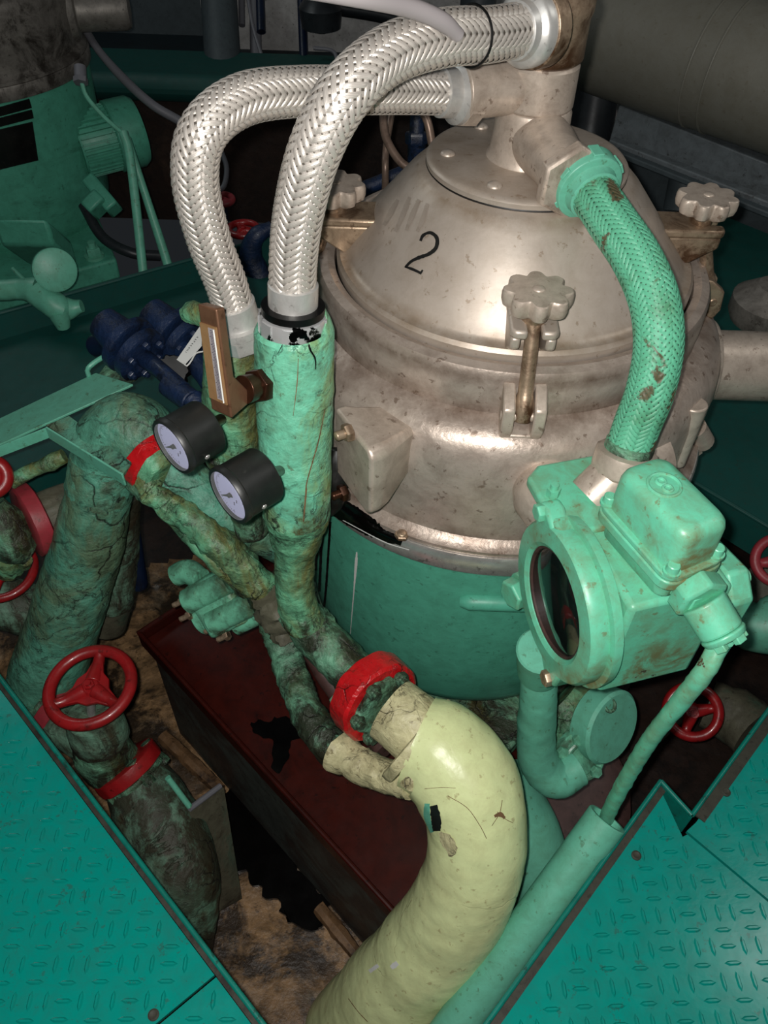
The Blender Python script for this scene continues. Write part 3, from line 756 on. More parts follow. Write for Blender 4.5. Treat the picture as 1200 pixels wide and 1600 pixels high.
k = K(); k.lathe([(.034, .018), (.0445, .020), (.0455, .024), (.0455, .05), (.043, .054)], e, dn, 40); 
for i in range(8):
    x_, y_, z_ = frame(dn); q = e + dn * .036 + (x_ * math.cos(i * PI / 4) + y_ * math.sin(i * PI / 4)) * .0445
    k.box(q, (frame(dn)[0] * math.cos(i * PI / 4) + frame(dn)[1] * math.sin(i * PI / 4), frame(dn)[1] * math.cos(i * PI / 4) - frame(dn)[0] * math.sin(i * PI / 4), dn), (.004, .02, .028))
obj('union_nut', k, 'chrome', t, label='oil-blackened chrome union nut')
d0 = (h1[0][0] - h1[1][0]).normalized(); e = h1[0][0]
k = K(); k.lathe([(.0305, -.012), (.034, -.010), (.036, .000), (.043, .004), (.0455, .008), (.0455, .022), (.040, .024)], e, d0, 48); obj('hose_collar', k, 'alu', t)
k = K(); k.lathe([(.038, .020), (.048, .022), (.0485, .026), (.0485, .046), (.044, .05)], e, d0, 48)
obj('union_nut', k, 'silver_rusty', t, label='silver-painted union nut', bevel=.001)
# cable tied to hose
# hose 2 : lower branch -> back lagged pipe
h2p = [(695, 145, 1.155, 0), (640, 143, 1.13, 0), (560, 142, 1.08, 0), (470, 143, 1.02, 0), (380, 156, .975, 0), (318, 205, .96, 0), (305, 280, .99, 0), (325, 370, 1.05, 0), (352, 440, 1.11, 0), (368, 492, 1.15, 0)]
h2 = [(D(x, y, d), .0280) for x, y, d, r in h2p]
t2 = thing('braided_steel_hose', h2[-1][0], 'rear stainless braided hose bending down on the left, behind the brass thermometer', 'hose', 'silver braided hoses')
make_braid('braid_sleeve', h2, 'braid', t2, n=15, tan_a=1.25, t=.0013)
k = K(); k.tube([(p, r - .0016) for p, r in h2], seg=32, step=.01); obj('hose_core', k, 'braid_core', t2)
dn = (h2[-1][0] - h2[-2][0]).normalized(); e = h2[-1][0]
k = K(); k.lathe([(.029, -.022), (.0325, -.020), (.0325, .006), (.034, .010), (.040, .012), (.041, .022), (.033, .024)], e, dn, 40); obj('ferrule', k, 'alu', t2)
k = K(); k.lathe([(.033, .022), (.0415, .024), (.042, .045), (.039, .048)], e, dn, 8); obj('union_nut', k, 'alu', t2)
d0 = (h2[0][0] - h2[1][0]).normalized(); e = h2[0][0]
k = K(); k.lathe([(.0285, -.010), (.033, -.008), (.033, .012), (.037, .015), (.042, .018), (.042, .026)], e, d0, 40); obj('hose_collar', k, 'alu', t2)
k = K(); k.lathe([(.036, .024), (.0445, .026), (.0445, .048), (.041, .052)], e, d0, 10); obj('union_nut', k, 'silver', t2, bevel=.001)
# hose 3 : painted green
h3p = [(925, 300, 1.135, 0), (957, 348, 1.10, 0), (995, 405, 1.07, 0), (1022, 470, 1.055, 0), (1029, 540, 1.06, 0), (1016, 610, 1.085, 0), (995, 665, 1.12, 0), (981, 705, 1.14, 0)]
h3 = [(D(x, y, d), .0315) for x, y, d, r in h3p]
t3 = thing('braided_steel_hose', h3[-1][0], 'mint-painted braided hose from the lid elbow down to the green switch box', 'hose')
make_braid('braid_sleeve', h3, 'braid_green', t3, n=21, mult=3, tan_a=1.1, t=.0009)
k = K(); k.tube([(p, r - .001) for p, r in h3], seg=32, step=.01); obj('hose_core', k, 'braid_core_green', t3)
d0 = (h3[0][0] - h3[1][0]).normalized(); e = h3[0][0]
k = K(); k.lathe([(.032, -.012), (.036, -.010), (.037, .002), (.0395, .006)], e, d0, 40); obj('ferrule', k, 'mint', t3)
k = K(); k.lathe([(.037, .004), (.0475, .006), (.049, .010), (.049, .034), (.045, .038)], e, d0, 40)
x_, y_, z_ = frame(d0)
for i in range(6):
    rr_ = x_ * math.cos(i * PI / 3) + y_ * math.sin(i * PI / 3); k.box(e + d0 * .021 + rr_ * .0485, (rr_, d0.cross(rr_), d0), (.006, .016, .024))
obj('union_nut', k, 'mint', t3, bevel=.001)
dn = (h3[-1][0] - h3[-2][0]).normalized(); e = h3[-1][0]
k = K(); k.lathe([(.030, -.016), (.0345, -.013), (.0345, .004)], e, dn, 40); obj('ferrule', k, 'lag_dirty', t3)
k = K(); k.lathe([(.034, -.002), (.044, .001), (.045, .006), (.045, .03), (.042, .034)], e, dn, 12); obj('union_nut', k, 'silver', t3, label='worn silver union nut')

# white cable tied onto hose 1
k = K(); k.tube([(D(480, -18, .80), .0095), (D(560, -4, .82), .0095), (D(640, 12, .87), .010), (D(690, 33, .905), .010), (D(716, 55, .93), .008)], seg=16)
cb = obj('pale_cable', k, 'white_cable', label='pale grey cable strapped to the front braided hose', cat='cable')
k = K(); o_ = h1[1][0].lerp(h1[2][0], .35); k.torus(o_, (h1[1][0] - h1[2][0]), .0335, .0016, seg=40, sg=8); 
obj('cable_tie', k, 'black', label='black cable tie around the front braided hose', cat='cable tie')

# =============================================================== SWITCH BOX WITH SIGHT GLASS
ty = R(17)
b1 = V((-math.sin(ty), math.cos(ty), 0)); b3 = V((math.cos(ty), math.sin(ty), 0))
BC = D(987, 952, 1.02)
def bp(a, b, c): return BC + b1 * a + b3 * b + UP * c      # a back, b right, c up
bxt = thing('flow_switch_box', bp(.1, .08, -.21), 'mint green cast box with a large round sight glass and a domed terminal cover', 'control box')
k = K(); k.prism([(0, 0), (.212, 0), (.212, .15), (0, .15)], bp(0, 0, -.205), b1, b3, UP * .205); obj('body', k, 'mint_box', bxt, bevel=.008, bseg=3)
# glass flange on the left face
fc = bp(.105, -.012, -.108)
k = K(); ax_ = -b3
k.lathe([(.085, -.012), (.128, -.010), (.130, .0), (.130, .004), (.120, .006)], fc, ax_, 64)
k.lathe([(.080, .0), (.119, .003), (.121, .008), (.121, .026), (.117, .032), (.090, .034), (.0835, .030), (.082, .020), (.080, .012)], fc, ax_, 64, cap=False)
obj('glass_flange', k, 'mint_box', bxt)
k = K(); k.lathe([(.085, .018), (.085, .0285), (.079, .0275), (.078, .018)], fc, ax_, 64, cap=False); obj('gasket', k, 'brown', bxt, label='rust-stained gasket ring')
k = K(); k.lathe([(.080, .018), (.080, .024), (.078, .025), (.001, .025)], fc, ax_, 64); obj('sight_glass', k, 'glass', bxt, label='dark round sight glass')
k = K(); k.lathe([(.081, .003), (.081, .012), (.0001, .012)], fc, ax_, 48); obj('glass_well', k, 'black', bxt, label='dark interior behind the glass')
def lug(a, c, r=.017, name='bolt'):
    x_, y_ = b1, UP
    v = (b1 * a + UP * c).normalized()
    k = K(); q = fc + b1 * a + UP * c
    n_ = v.cross(ax_)
    k.prism([(-.03, -.034), (.006, -.016), (.016, 0), (.006, .016), (-.03, .034)], q - b3 * .002, v, n_, ax_ * .030)
    lg = obj('flange_lug', k, 'mint_box', bxt, bevel=.006, bseg=3)
    k = K(); k.hexn(q + ax_ * .028, ax_, .0135, .013); obj('hex_bolt', k, 'mint_box' if c > 0 else 'silver_rusty', bxt, bevel=.001)
lug(.080, .108); lug(-.045, -.130)
# side plug (hex) left of flange
q = fc + b1 * .118 + UP * (-.120); pdv = (-b3 * .9 - b1 * .25).normalized()
k = K(); k.cyl(q + b3 * .03, q + pdv * .018, .033, .031, seg=32, ch=.002); obj('plug_boss', k, 'mint_box', bxt)
k = K(); k.hexn(q + pdv * .016, pdv, .027, .022); obj('hex_plug', k, 'mint_box', bxt, bevel=.0015)
# inlet flange plate at the back top with bolts
fo = bp(.215, .05, .012)
k = K(); k.prism([(-.07, -.075), (.05, -.075), (.07, -.05), (.07, .07), (-.06, .075), (-.07, 0)], bp(.20, .035, -.012), b1, b3, UP * .02); obj('inlet_flange', k, 'mint_box', bxt, bevel=.006, bseg=3)
for a, b in ((.205, -.02), (.25, .10)):
    k = K(); k.cyl(bp(a, b, .006), bp(a, b, .022), .010, seg=6); k.cyl(bp(a, b, .02), bp(a, b, .03), .006, seg=12); obj('flange_bolt', k, 'mint_box', bxt)
k = K(); k.tube([(bp(.22, .03, -.06), .055), (bp(.28, .02, -.06), .052), (V((AX.x + .22, AX.y - .28, .50)), .075)], seg=40); obj('inlet_neck', k, 'silver', bxt, label='silver neck joining the hood')
k = K(); k.cyl(bp(.20, .04, -.01), h3[-1][0] + dn * .03, .036, .036, seg=32); obj('hose_stub', k, 'silver', bxt)
# terminal cover : flange plate + pedestal + domed cover, in its own frame
cz = .056
C4 = [D(945, 800, 1.075), D(1046, 912, 1.0), D(1143, 888, 1.02), D(1060, 790, 1.09)]
o4 = C4[1]; zt4 = bp(0, 0, cz).z
def flat(x, y, z): return Z(x, y, z)
g0 = flat(1043, 918, zt4); g1 = flat(1150, 892, zt4); g3 = flat(928, 788, zt4)
ga = (g3 - g0); LA_ = ga.length; ga.normalize(); gb = UP.cross(ga) * -1; gb = gb if gb.dot(g1 - g0) > 0 else -gb; LB_ = (g1 - g0).dot(gb)
def rrect(la, lb, r, n=5):
    o_ = []
    for cx, cy, a_ in ((r, r, 180), (la - r, r, 270), (la - r, lb - r, 0), (r, lb - r, 90)):
        for i in range(n + 1):
            q = R(a_ + 90 * i / n); o_.append((cx + r * math.cos(q), cy + r * math.sin(q)))
    return o_
def ring4(ins, z, r=.02, sk=(0, 0)): 
    return [g0 + ga * (p[0] + ins) + gb * (p[1] + ins) + UP * z for p in rrect(LA_ - 2 * ins, LB_ - 2 * ins, r)]
k = K(); k.loft([ring4(.0, -.016), ring4(.0, -.001)]); k.loft([ring4(.001, .0), ring4(.001, .009)]); obj('cover_flange', k, 'mint_box', bxt, bevel=.002)
k = K(); k.loft([ring4(.03, -.07, .01), ring4(.012, -.045, .015), ring4(.010, -.016, .02)]); obj('cover_pedestal', k, 'mint_box', bxt, bevel=.002)
k = K(); k.loft([ring4(.009, .009, .018), ring4(.010, .058, .018), ring4(.012, .066, .018), ring4(.017, .072, .016), ring4(.026, .074, .01)]); cov = obj('terminal_cover', k, 'mint_box', bxt, smooth=60)
# oval emblem
em = hit(bvh_of(cov), 1038, 758)
if em:
    k = K(); e0 = em[0]
    k.torus(e0, UP, .020, .0024, 40, 8)
    k.torus(e0 + ga * .0065, UP, .0055, .0024, 20, 8); k.torus(e0 - ga * .0065, UP, .0055, .0024, 20, 8)
    obj('cast_emblem', k, 'mint_box', bxt, label='raised oval cast emblem')
for a, b in ((.013, .013), (.013, LB_ - .013), (LA_ - .012, .012)):
    k = K(); q = g0 + ga * a + gb * b + UP * .008; k.cyl(q, q + UP * .004, .011, seg=20); k.cyl(q + UP * .003, q + UP * .015, .0085, .008, seg=20, ch=.001); obj('cover_bolt', k, 'mint_box', bxt)
# gland : square block and round gland down to the cable
q0 = g0 + gb * (LB_ * .56) + UP * -.03 + ga * .02
gd = (D(1118, 975, 1.005) - D(1085, 925, 1.0)).normalized()
gA = D(1080, 915, 1.01); gB = D(1098, 940, .995); gC = D(1128, 988, .99)
gd = (gC - gB).normalized()
k = K(); k.box(q0 - ga * .018 + UP * .002, (ga, gb, UP), (.05, .052, .03)); k.hexn(gA, (gB - gA), .036, (gB - gA).length * 1.05); obj('gland_block', k, 'mint_box', bxt, bevel=.003)
k = K(); k.cyl(gB, gC, .0285, .0275, seg=32, ch=.002); k.cyl(gC, gC + gd * .010, .029, .027, seg=32, ch=.002)
for i in range(5):
    x_, y_, z_ = frame(gd); v = x_ * math.cos(i * 1.257) + y_ * math.sin(i * 1.257); k.box(gC + gd * .012 + v * .020, (v, gd.cross(v), gd), (.010, .014, .012))
obj('cable_gland', k, 'mint_box', bxt, bevel=.0015)
# right side small cover plate
q = bp(.05, .15, -.045)
k = K(); k.prism([(-.06, -.05), (.05, -.05), (.05, .035), (-.03, .05), (-.06, .02)], bp(.05, .15, -.05), b1, UP, b3 * .035); obj('side_cover', k, 'mint_box', bxt, bevel=.005)
k = K(); k.cyl(bp(.03, .185, -.03), bp(.03, .197, -.03), .011, seg=16); obj('hex_bolt', k, 'mint_box', bxt)

# cable into conduit
cp = [(gC + gd * .008, .012), (D(1126, 1005, .995), .0125), (D(1100, 1050, 1.01), .0128), (D(1060, 1100, 1.08), .0128), (D(1020, 1150, 1.17), .0125), (D(985, 1205, 1.28), .0128), (D(958, 1255, 1.38), .0128), (D(940, 1295, 1.46), .0125)]
k = K(); k.tube(cp, seg=24, disp=.0012, freq=60, wrap=.0007, wfreq=18); obj('painted_cable', k, 'mint_box', label='mint-painted cable running from the box gland into the conduit', cat='cable')
ca, cbp = D(949, 1279, 1.405), D(725, 1585, 1.44)
cd = (cbp - ca).normalized(); cbp = cbp + cd * .15; k = K()
k.lathe([(.0265, .12), (.0275, .002), (.0285, 0), (.034, 0), (.0355, .002), (.036, (cbp - ca).length * .5), (.037, (cbp - ca).length)], ca, cd, 48, cap=False)
obj('conduit_pipe', k, 'mint', label='open-ended green conduit pipe lying along the right kerb', cat='pipe')

# =============================================================== LAGGED PIPES, CENTRE
# front vertical pipe (with hose 1)
fpt = D(460, 508, 1.105)
fp = [(D(459, 505, 1.10), .047), (D(460, 516, 1.108), .0555), (D(460, 600, 1.16), .0560), (D(462, 720, 1.24), .0555), (D(464, 800, 1.31), .0545), (D(463, 836, 1.34), .044), (D(461, 868, 1.37), .035), (D(460, 910, 1.41), .033), (D(466, 950, 1.45), .035), (D(478, 975, 1.47), .036)]
t = thing('lagged_pipe', fp[-1][0], 'front mint-painted lagged standpipe with cracked paint, under the front hose', 'pipe', 'lagged standpipes')
k = K(); k.tube(fp[:5], seg=64, step=.005, disp=.0016, freq=28, wrap=.0005, wfreq=25); obj('lagging', k, 'lag_front', t)
k = K(); k.tube(fp[4:], seg=56, step=.004, disp=.002, freq=34, wrap=.002, wfreq=90, seed=2); obj('reducer', k, 'lag', t, label='tapered wrapped reducer')
fbv = bvh_of([o for o in t.children if o.name.startswith('lagging')][0])
for nm, mt_, lab, pts, w_ in (('drip_stain', 'wood', 'brown drip line', ((507, 640), (497, 690), (480, 750), (478, 770), (474, 815)), [.6, .9, .8, 1.4, 1.0]), ('paint_crack', 'black', 'black crack in the paint', ((481, 528), (484, 545), (492, 560), (493, 577)), [1.0, 1.6, 1.4, .8]), ('paint_crack', 'black', 'thin black crack', ((444, 532), (440, 542), (434, 552)), [.5, .7, .4]), ('drip_stain', 'wood', 'brown drip line', ((466, 560), (464, 600), (458, 650)), [.5, .7, .4])):
    k = K(); stroke(k, fbv, list(pts), w_, off=.0006); 
    if k.bm.faces: obj(nm, k, mt_, t, label=lab)
# black clamp beside pipe
k = K(); k.tube(T((528, 700, 1.33, 12), (528, 730, 1.34, 20), (522, 770, 1.36, 18), (514, 800, 1.38, 12)), seg=24, disp=.006, freq=40); obj('pipe_clamp', k, 'ink', label='black clamp block between the front lagged pipe and the hood', cat='clamp', bevel=.008)
# back standpipe
bpz = [(D(368, 515, 1.195), .041), (D(367, 528, 1.20), .0455), (D(364, 590, 1.24), .0455), (D(362, 650, 1.29), .0465), (D(362, 695, 1.33), .047), (D(363, 712, 1.35), .046)]
t = thing('lagged_pipe', bpz[-1][0], 'rear oil-stained green lagged standpipe behind the brass thermometer', 'pipe', 'lagged standpipes')
k = K(); k.tube(bpz, seg=56, step=.005, disp=.002, freq=28, wrap=.0012, wfreq=40, seed=4); obj('lagging', k, 'lag', t)
k = K(); k.torus(D(362, 700, 1.335), D(362, 700, 1.335) - D(364, 590, 1.24), .046, .006, 48, 12); obj('lagging_band', k, 'lag_dirty', t)
k = K(); k.tube([(D(363, 710, 1.35), .030), (D(372, 760, 1.40), .030), (D(395, 830, 1.47), .03)], seg=32, disp=.002); obj('pipe_end', k, 'lag_dirty', t)
k = K(); k.tube([(D(340, 500, 1.30), .018), (D(300, 488, 1.33), .020), (D(292, 500, 1.34), .012)], seg=20, disp=.004, freq=50); obj('drip_lump', k, 'lag', t)

# brass thermometer
th_ = thing('brass_thermometer', D(362, 657, 1.03), 'tarnished brass angle thermometer with a white scale, mounted on the front lagged pipe', 'thermometer')
tp0 = D(338, 483, .985); 
tpz = UP
pb = D(362, 655, 1.085)
# keep vertical through tp0
hgt = .15
fa = (V((-1, -.10, 0)) * .55 + V((0, 1, 0)) * .45).normalized()      # left face runs to the left and back
fb = V((.80, .60, 0))                                                # right face runs right and back
fw, fd = .040, .030
base = tp0 - UP * hgt
zt_ = (tp0 - D(362, 657, 1.06))
tax = (tp0 - D(362, 655, 1.075)).normalized(); hgt = (tp0 - D(362, 655, 1.075)).length
tb = D(362, 655, 1.075)
lt = D(308, 474, 1.005) - tp0; lb = D(330, 640, 1.095) - tb
rt = D(352, 480, 1.0) - tp0; rb = D(393, 628, 1.105) - tb
def tq(u, kf, side):   # u 0 bottom..1 top
    c = tb.lerp(tp0, u); e = (lb.lerp(lt, u) if side < 0 else rb.lerp(rt, u)); return c + e * kf
k = K()
rings = []
for u in [0, .04, .15, .25, .32, .38, .48, .7, 1.0]:
    rk = 1.0 if u < .1 else max(.45, 1 - (u - .1) * 2.0) if u < .38 else .42
    rr_ = (rb * (1 - u) + rt * u)
    if u >= .38: rr_ = rt * 1.0
    elif u > .1: rr_ = rb.lerp(rt, (u - .1) / .28)
    c = tb.lerp(tp0, u); l_ = lb.lerp(lt, u)
    rings.append([c, c + rr_, c + rr_ + l_ * .95, c + l_])
k.loft(rings); obj('case', k, 'brass', th_, bevel=.003, bseg=3)
nf = lt.cross(tax).normalized(); nf = nf if nf.dot(CAM - tp0) > 0 else -nf
k = K(); 
def tf(u, kf, off): c = tb.lerp(tp0, u); return c + (lb.lerp(lt, u)) * kf + nf * off
k.loft([[tf(.13, .1, .0), tf(.13, .96, 0), tf(.84, .96, 0), tf(.84, .1, 0)], [tf(.13, .1, .0015), tf(.13, .96, .0015), tf(.84, .96, .0015), tf(.84, .1, .0015)]]); obj('scale_plate', k, 'brass_plate', th_, label='lighter brass scale plate')
k = K(); k.loft([[tf(.16, .22, .0015), tf(.16, .52, .0015), tf(.82, .52, .0015), tf(.82, .22, .0015)], [tf(.16, .22, .0022), tf(.16, .52, .0022), tf(.82, .52, .0022), tf(.82, .22, .0022)]])
k.mat(1)
for i in range(45):
    u = .18 + .62 * i / 44; wl = .47 if i % 5 == 0 else .42
    k.loft([[tf(u, .28, .0022), tf(u, wl, .0022), tf(u + .004, wl, .0022), tf(u + .004, .28, .0022)], [tf(u, .28, .0026), tf(u, wl, .0026), tf(u + .004, wl, .0026), tf(u + .004, .28, .0026)]])
obj('scale', k, ['white_cable', 'print'], th_, label='grey graduated scale')
k = K(); k.cyl(tf(.15, .20, .003), tf(.82, .20, .003), .0011, seg=12); obj('glass_tube', k, 'white', th_, label='white thermometer tube')
e0, e1 = D(388, 607, 1.10), D(425, 596, 1.135); v = (e1 - e0).normalized()
k = K(); k.cyl(e0 - v * .01, e0 + v * .016, .020, .018, seg=24); k.hexn(e0 + v * .012, v, .025, .022); k.cyl(e0 + v * .03, e1, .014, seg=20); obj('thermowell_nut', k, 'bronze', th_, bevel=.001)

# gauges
def gauge(px_, py_, d, rad, stem_to, label):
    c = D(px_, py_, d); q = -ray(px_, py_).normalized()
    sc = (CR * -.86 + CU * -.51); sc = (sc - q * sc.dot(q)).normalized()
    n = (q * .34 + sc * .94).normalized()
    dial_up = (CU * .9 + CR * -.4); x_ = (dial_up - n * dial_up.dot(n)).normalized(); y_ = n.cross(x_)
    t = thing('pressure_gauge', c - n * .055 - UP * rad, label, 'gauge', 'black pressure gauges')
    k = K(); L = rad * 1.42
    k.lathe([(rad * .3, -L), (rad * .93, -L), (rad * .965, -L + .003), (rad * .965, -.008), (rad * 1.0, -.006), (rad * 1.0, .001), (rad * .97, .003), (rad * .87, .002), (rad * .86, -.003), (rad * .1, -.0035)], c, n, 64, up=x_); obj('case', k, 'rubber', t)
    k = K(); k.lathe([(rad * .865, -.0034), (rad * .865, -.0022), (.0001, -.0022)], c, n, 64, up=x_); dl = obj('dial', k, 'dial', t)
    k = K()
    def pd(r_, a_, o=-.0018): return c + (x_ * math.cos(a_) + y_ * math.sin(a_)) * r_ + n * o
    for i in range(41):
        a_ = R(-135 + 270 * i / 40); l = .70 if i % 5 else .63
        m = (x_ * -math.sin(a_) + y_ * math.cos(a_)) * .0003
        k.loft([[pd(rad * l, a_, -.0021) - m, pd(rad * .76, a_, -.0021) - m, pd(rad * .76, a_, -.0021) + m, pd(rad * l, a_, -.0021) + m], [pd(rad * l, a_) - m, pd(rad * .76, a_) - m, pd(rad * .76, a_) + m, pd(rad * l, a_) + m]])
    for s_ in (-1, 1):
        for s2 in (-1, 1):
            p = c - x_ * rad * (.30 + .02 * s2) + y_ * rad * (.13 * s_ + .035 * s2) - n * .0021; k.cyl(p, p + n * .0006, .0011, seg=10)
    obj('dial_marks', k, 'print', dl, label='fine dark graduation marks')
    k = K(); pv = n.cross(CU + CR * .08).normalized(); pv = pv if pv.dot(CR) < 0 else -pv; pw = n.cross(pv)
    k.loft([[c + pv * rad * .58 - pw * .0004, c + pv * rad * .58 + pw * .0004, c - pv * rad * .22 + pw * .0028, c - pv * rad * .22 - pw * .0028], [c + n * .0008 + pv * rad * .58 - pw * .0004, c + n * .0008 + pv * rad * .58 + pw * .0004, c + n * .0008 - pv * rad * .22 + pw * .0028, c + n * .0008 - pv * rad * .22 - pw * .0028]])
    k.cyl(c - n * .002, c + n * .002, .0032, seg=16)
    obj('pointer', k, 'ink', dl)
    k = K(); k.lathe([(rad * .862, .0022), (rad * .862, .0032), (.0001, .0032)], c, n, 48, up=x_); obj('glass', k, 'clear', t)
    sv = n.cross(CR).normalized(); sv = (-x_ * .3 - y_ * .0)
    q2 = c - n * (L * .45); lo = (CAM - q2).normalized(); lo = (lo - n * lo.dot(n)).normalized(); ld = (-CU - n * (-CU).dot(n)).normalized()
    v = (lo * .55 + ld * .83).normalized()
    k = K(); k.dome(q2 + v * rad * .955, v, .0042, .0025, 16); obj('screw', k, 'steel', t)
    k = K(); b = c - n * L; st = D(*stem_to); v = (st - b).normalized()
    k.hexn(b - v * .002, v, .012, .014); k.cyl(b, st, .008, seg=16); obj('stem', k, 'bronze', t, bevel=.0008)
    return t
gauge(270, 698, 1.06, .0405, (345, 655, 1.20), 'upper left black pressure gauge screwed into the rear lagged pipe')
gauge(358, 774, 1.06, .0420, (440, 735, 1.20), 'lower right black pressure gauge screwed into the front lagged pipe')

# small pipes bundle
def pipe(name, label, mat, pts, cat='pipe', seg=32, group=None, **kw):
    k = K(); k.tube(T(*pts), seg=seg, **kw); return obj(name, k, mat, label=label, cat=cat, group=group)
pipe('traced_pipe', 'lumpy mint-painted small pipe slanting from the left red flange to the separator foot', 'lag',
     [(222, 752, 1.46, 19), (262, 788, 1.45, 20), (320, 832, 1.45, 24), (368, 872, 1.48, 27), (404, 915, 1.52, 28), (428, 955, 1.56, 26)], disp=.008, freq=34, wrap=.003, wfreq=40)
pipe('traced_pipe', 'dirty small lagged pipe running below the tangle to the cream elbow', 'lag_dirty',
     [(425, 950, 1.57, 27), (440, 1000, 1.60, 26), (455, 1050, 1.58, 26), (474, 1100, 1.54, 27), (500, 1145, 1.5, 28), (530, 1180, 1.47, 29)], disp=.005, freq=34, wrap=.003, wfreq=35, seed=3)
pipe('traced_pipe', 'cream-splashed end of the small lagged pipe against the yellow pipe', 'cream_dirty',
     [(525, 1172, 1.475, 31), (560, 1195, 1.45, 27), (600, 1210, 1.42, 26), (645, 1228, 1.37, 24)], disp=.006, freq=40, wrap=.002, seed=5)
pipe('thin_pipe', 'thin mint lagged line on the underside of the lumpy pipe', 'lag',
     [(262, 800, 1.50, 13), (310, 850, 1.50, 15), (350, 888, 1.52, 16), (388, 925, 1.55, 14)], disp=.003, freq=40, seed=6)
pipe('thin_pipe', 'purple-brown thin pipe between the two lagged pipes', 'brown',
     [(440, 945, 1.60, 14), (480, 1010, 1.62, 15), (520, 1070, 1.60, 17), (560, 1120, 1.56, 18), (600, 1175, 1.5, 16)], disp=.0015)
pipe('lagged_branch_pipe', 'dark olive lagged pipe from the reducer down to the bright red flange', 'lag_dirty',
     [(462, 950, 1.475, 34), (490, 985, 1.49, 36), (520, 1018, 1.48, 37), (555, 1058, 1.46, 36), (580, 1085, 1.44, 36)], disp=.004, freq=30, wrap=.003, wfreq=30, seed=8)
pipe('thin_pipe', 'dark thin pipe along the foot of the green drum', 'mud', [(480, 945, 1.56, 10), (520, 990, 1.58, 12), (565, 1045, 1.58, 12), (610, 1090, 1.58, 12)], disp=.002)
# oily lump where they meet
k = K(); k.tube(T((418, 925, 1.50, 30), (434, 952, 1.53, 34), (450, 985, 1.56, 30)), seg=32, disp=.010, freq=45); obj('oily_rag', k, 'mud', label='oil-soaked torn lagging lump on the small pipes', cat='rag')

# bright red flange + cream elbow + yellow pipe
fA, fB = D(572, 1078, 1.45), D(604, 1108, 1.415); fdv = (fB - fA).normalized(); fdv = (fdv + CF * -.10).normalized()
t = thing('pipe_flange', fA - UP * .08, 'bright red painted bolted flange between the olive pipe and the cream elbow', 'flange')
k = K(); fm = D(583, 1088, 1.44); R_ = .086
def lumpy_disc(k, c, n, r_, h, seed=0, amp=.003, seg=64):
    x_, y_, z_ = frame(n); rings = []
    for q, hh in ((.55, 0), (.93, 0), (1, .1), (1.01, .5), (1, .9), (.93, 1), (.5, 1.0)):
        rings.append([c + z_ * h * (hh - .5) + (x_ * math.cos(2 * PI * i / seg) + y_ * math.sin(2 * PI * i / seg)) * (r_ * q + amp * noise.noise(V((math.cos(2 * PI * i / seg) * 3, math.sin(2 * PI * i / seg) * 3, seed + hh)))) for i in range(seg)])
    k.loft(rings)
lumpy_disc(k, fm, fdv, R_ * .93, .052, 1, .005); obj('flange_disc', k, 'red_bright', t, label='bright red rim')
k = K(); lumpy_disc(k, fm + fdv * .030, fdv, R_ * .70, .016, 4, .010); obj('flange_back', k, 'lag_dirty', t, label='flaking green back ring')
for i in range(6):
    x_, y_, z_ = frame(fdv); a_ = i * PI / 3 + .3; q = fm + (x_ * math.cos(a_) + y_ * math.sin(a_)) * R_ * .70
    k = K(); k.cyl(q - fdv * .03, q + fdv * .05, .008, seg=12); k.hexn(q + fdv * .030, fdv, .014, .014); k.hexn(q - fdv * .032, fdv, .014, .014); obj('flange_bolt', k, 'lag_dirty', t)
yp = [(612, 1108, 1.405, 52), (640, 1130, 1.39, 54), (660, 1148, 1.385, 55)]
t = thing('cream_lagged_pipe', D(570, 1620, 1.78), 'thick pale yellow lagged pipe bending down into the pit below the red flange', 'pipe')
k = K(); k.tube(T(*yp), seg=48, disp=.002, freq=30); obj('bare_neck', k, 'cream_dirty', t, label='stained cream pipe neck')
yl = [(652, 1158, 1.385, 74), (690, 1178, 1.375, 82), (728, 1226, 1.365, 84), (745, 1290, 1.37, 78), (738, 1362, 1.40, 75), (708, 1430, 1.46, 76), (662, 1495, 1.54, 80), (610, 1560, 1.64, 84), (560, 1625, 1.76, 88)]
k = K(); k.tube(T(*yl), seg=72, step=.005, disp=.0022, freq=16, wrap=.0004, wfreq=8); yo = obj('lagging', k, 'cream', t)
k = K(); k.tube(T((640, 1228, 1.33, 16), (652, 1195, 1.325, 17), (668, 1165, 1.33, 17), (700, 1140, 1.35, 17), (728, 1120, 1.38, 15)), seg=24, disp=.006, freq=45); obj('lagging_seam', k, 'cream_dirty', t, label='torn cream collar of lagging tape')
k = K(); c_ = D(654, 1158, 1.386); n_ = (D(690, 1186, 1.375) - D(640, 1140, 1.39)).normalized()
lumpy_disc(k, c_, n_, .0835, .022, 3, .009, 96); obj('lagging_edge', k, 'cream_dirty', t, label='ragged torn lagging edge')
ybv = bvh_of(yo)
k = K(); stroke(k, ybv, [(678, 1258), (682, 1280), (683, 1298)], [6, 8, 6]); obj('bare_patch', k, 'rubber', t, label='small black bare patch')
k = K(); stroke(k, ybv, [(668, 1255), (668, 1275), (676, 1300)], [4, 5, 3]); obj('green_underpaint', k, 'mint', t, label='mint underpaint strip')
k = K(); stroke(k, ybv, [(612, 1512), (622, 1504)], [4, 4]); stroke(k, ybv, [(578, 1518), (592, 1508)], [3, 3]); obj('paint_spots', k, 'white', t, label='white paint spots')
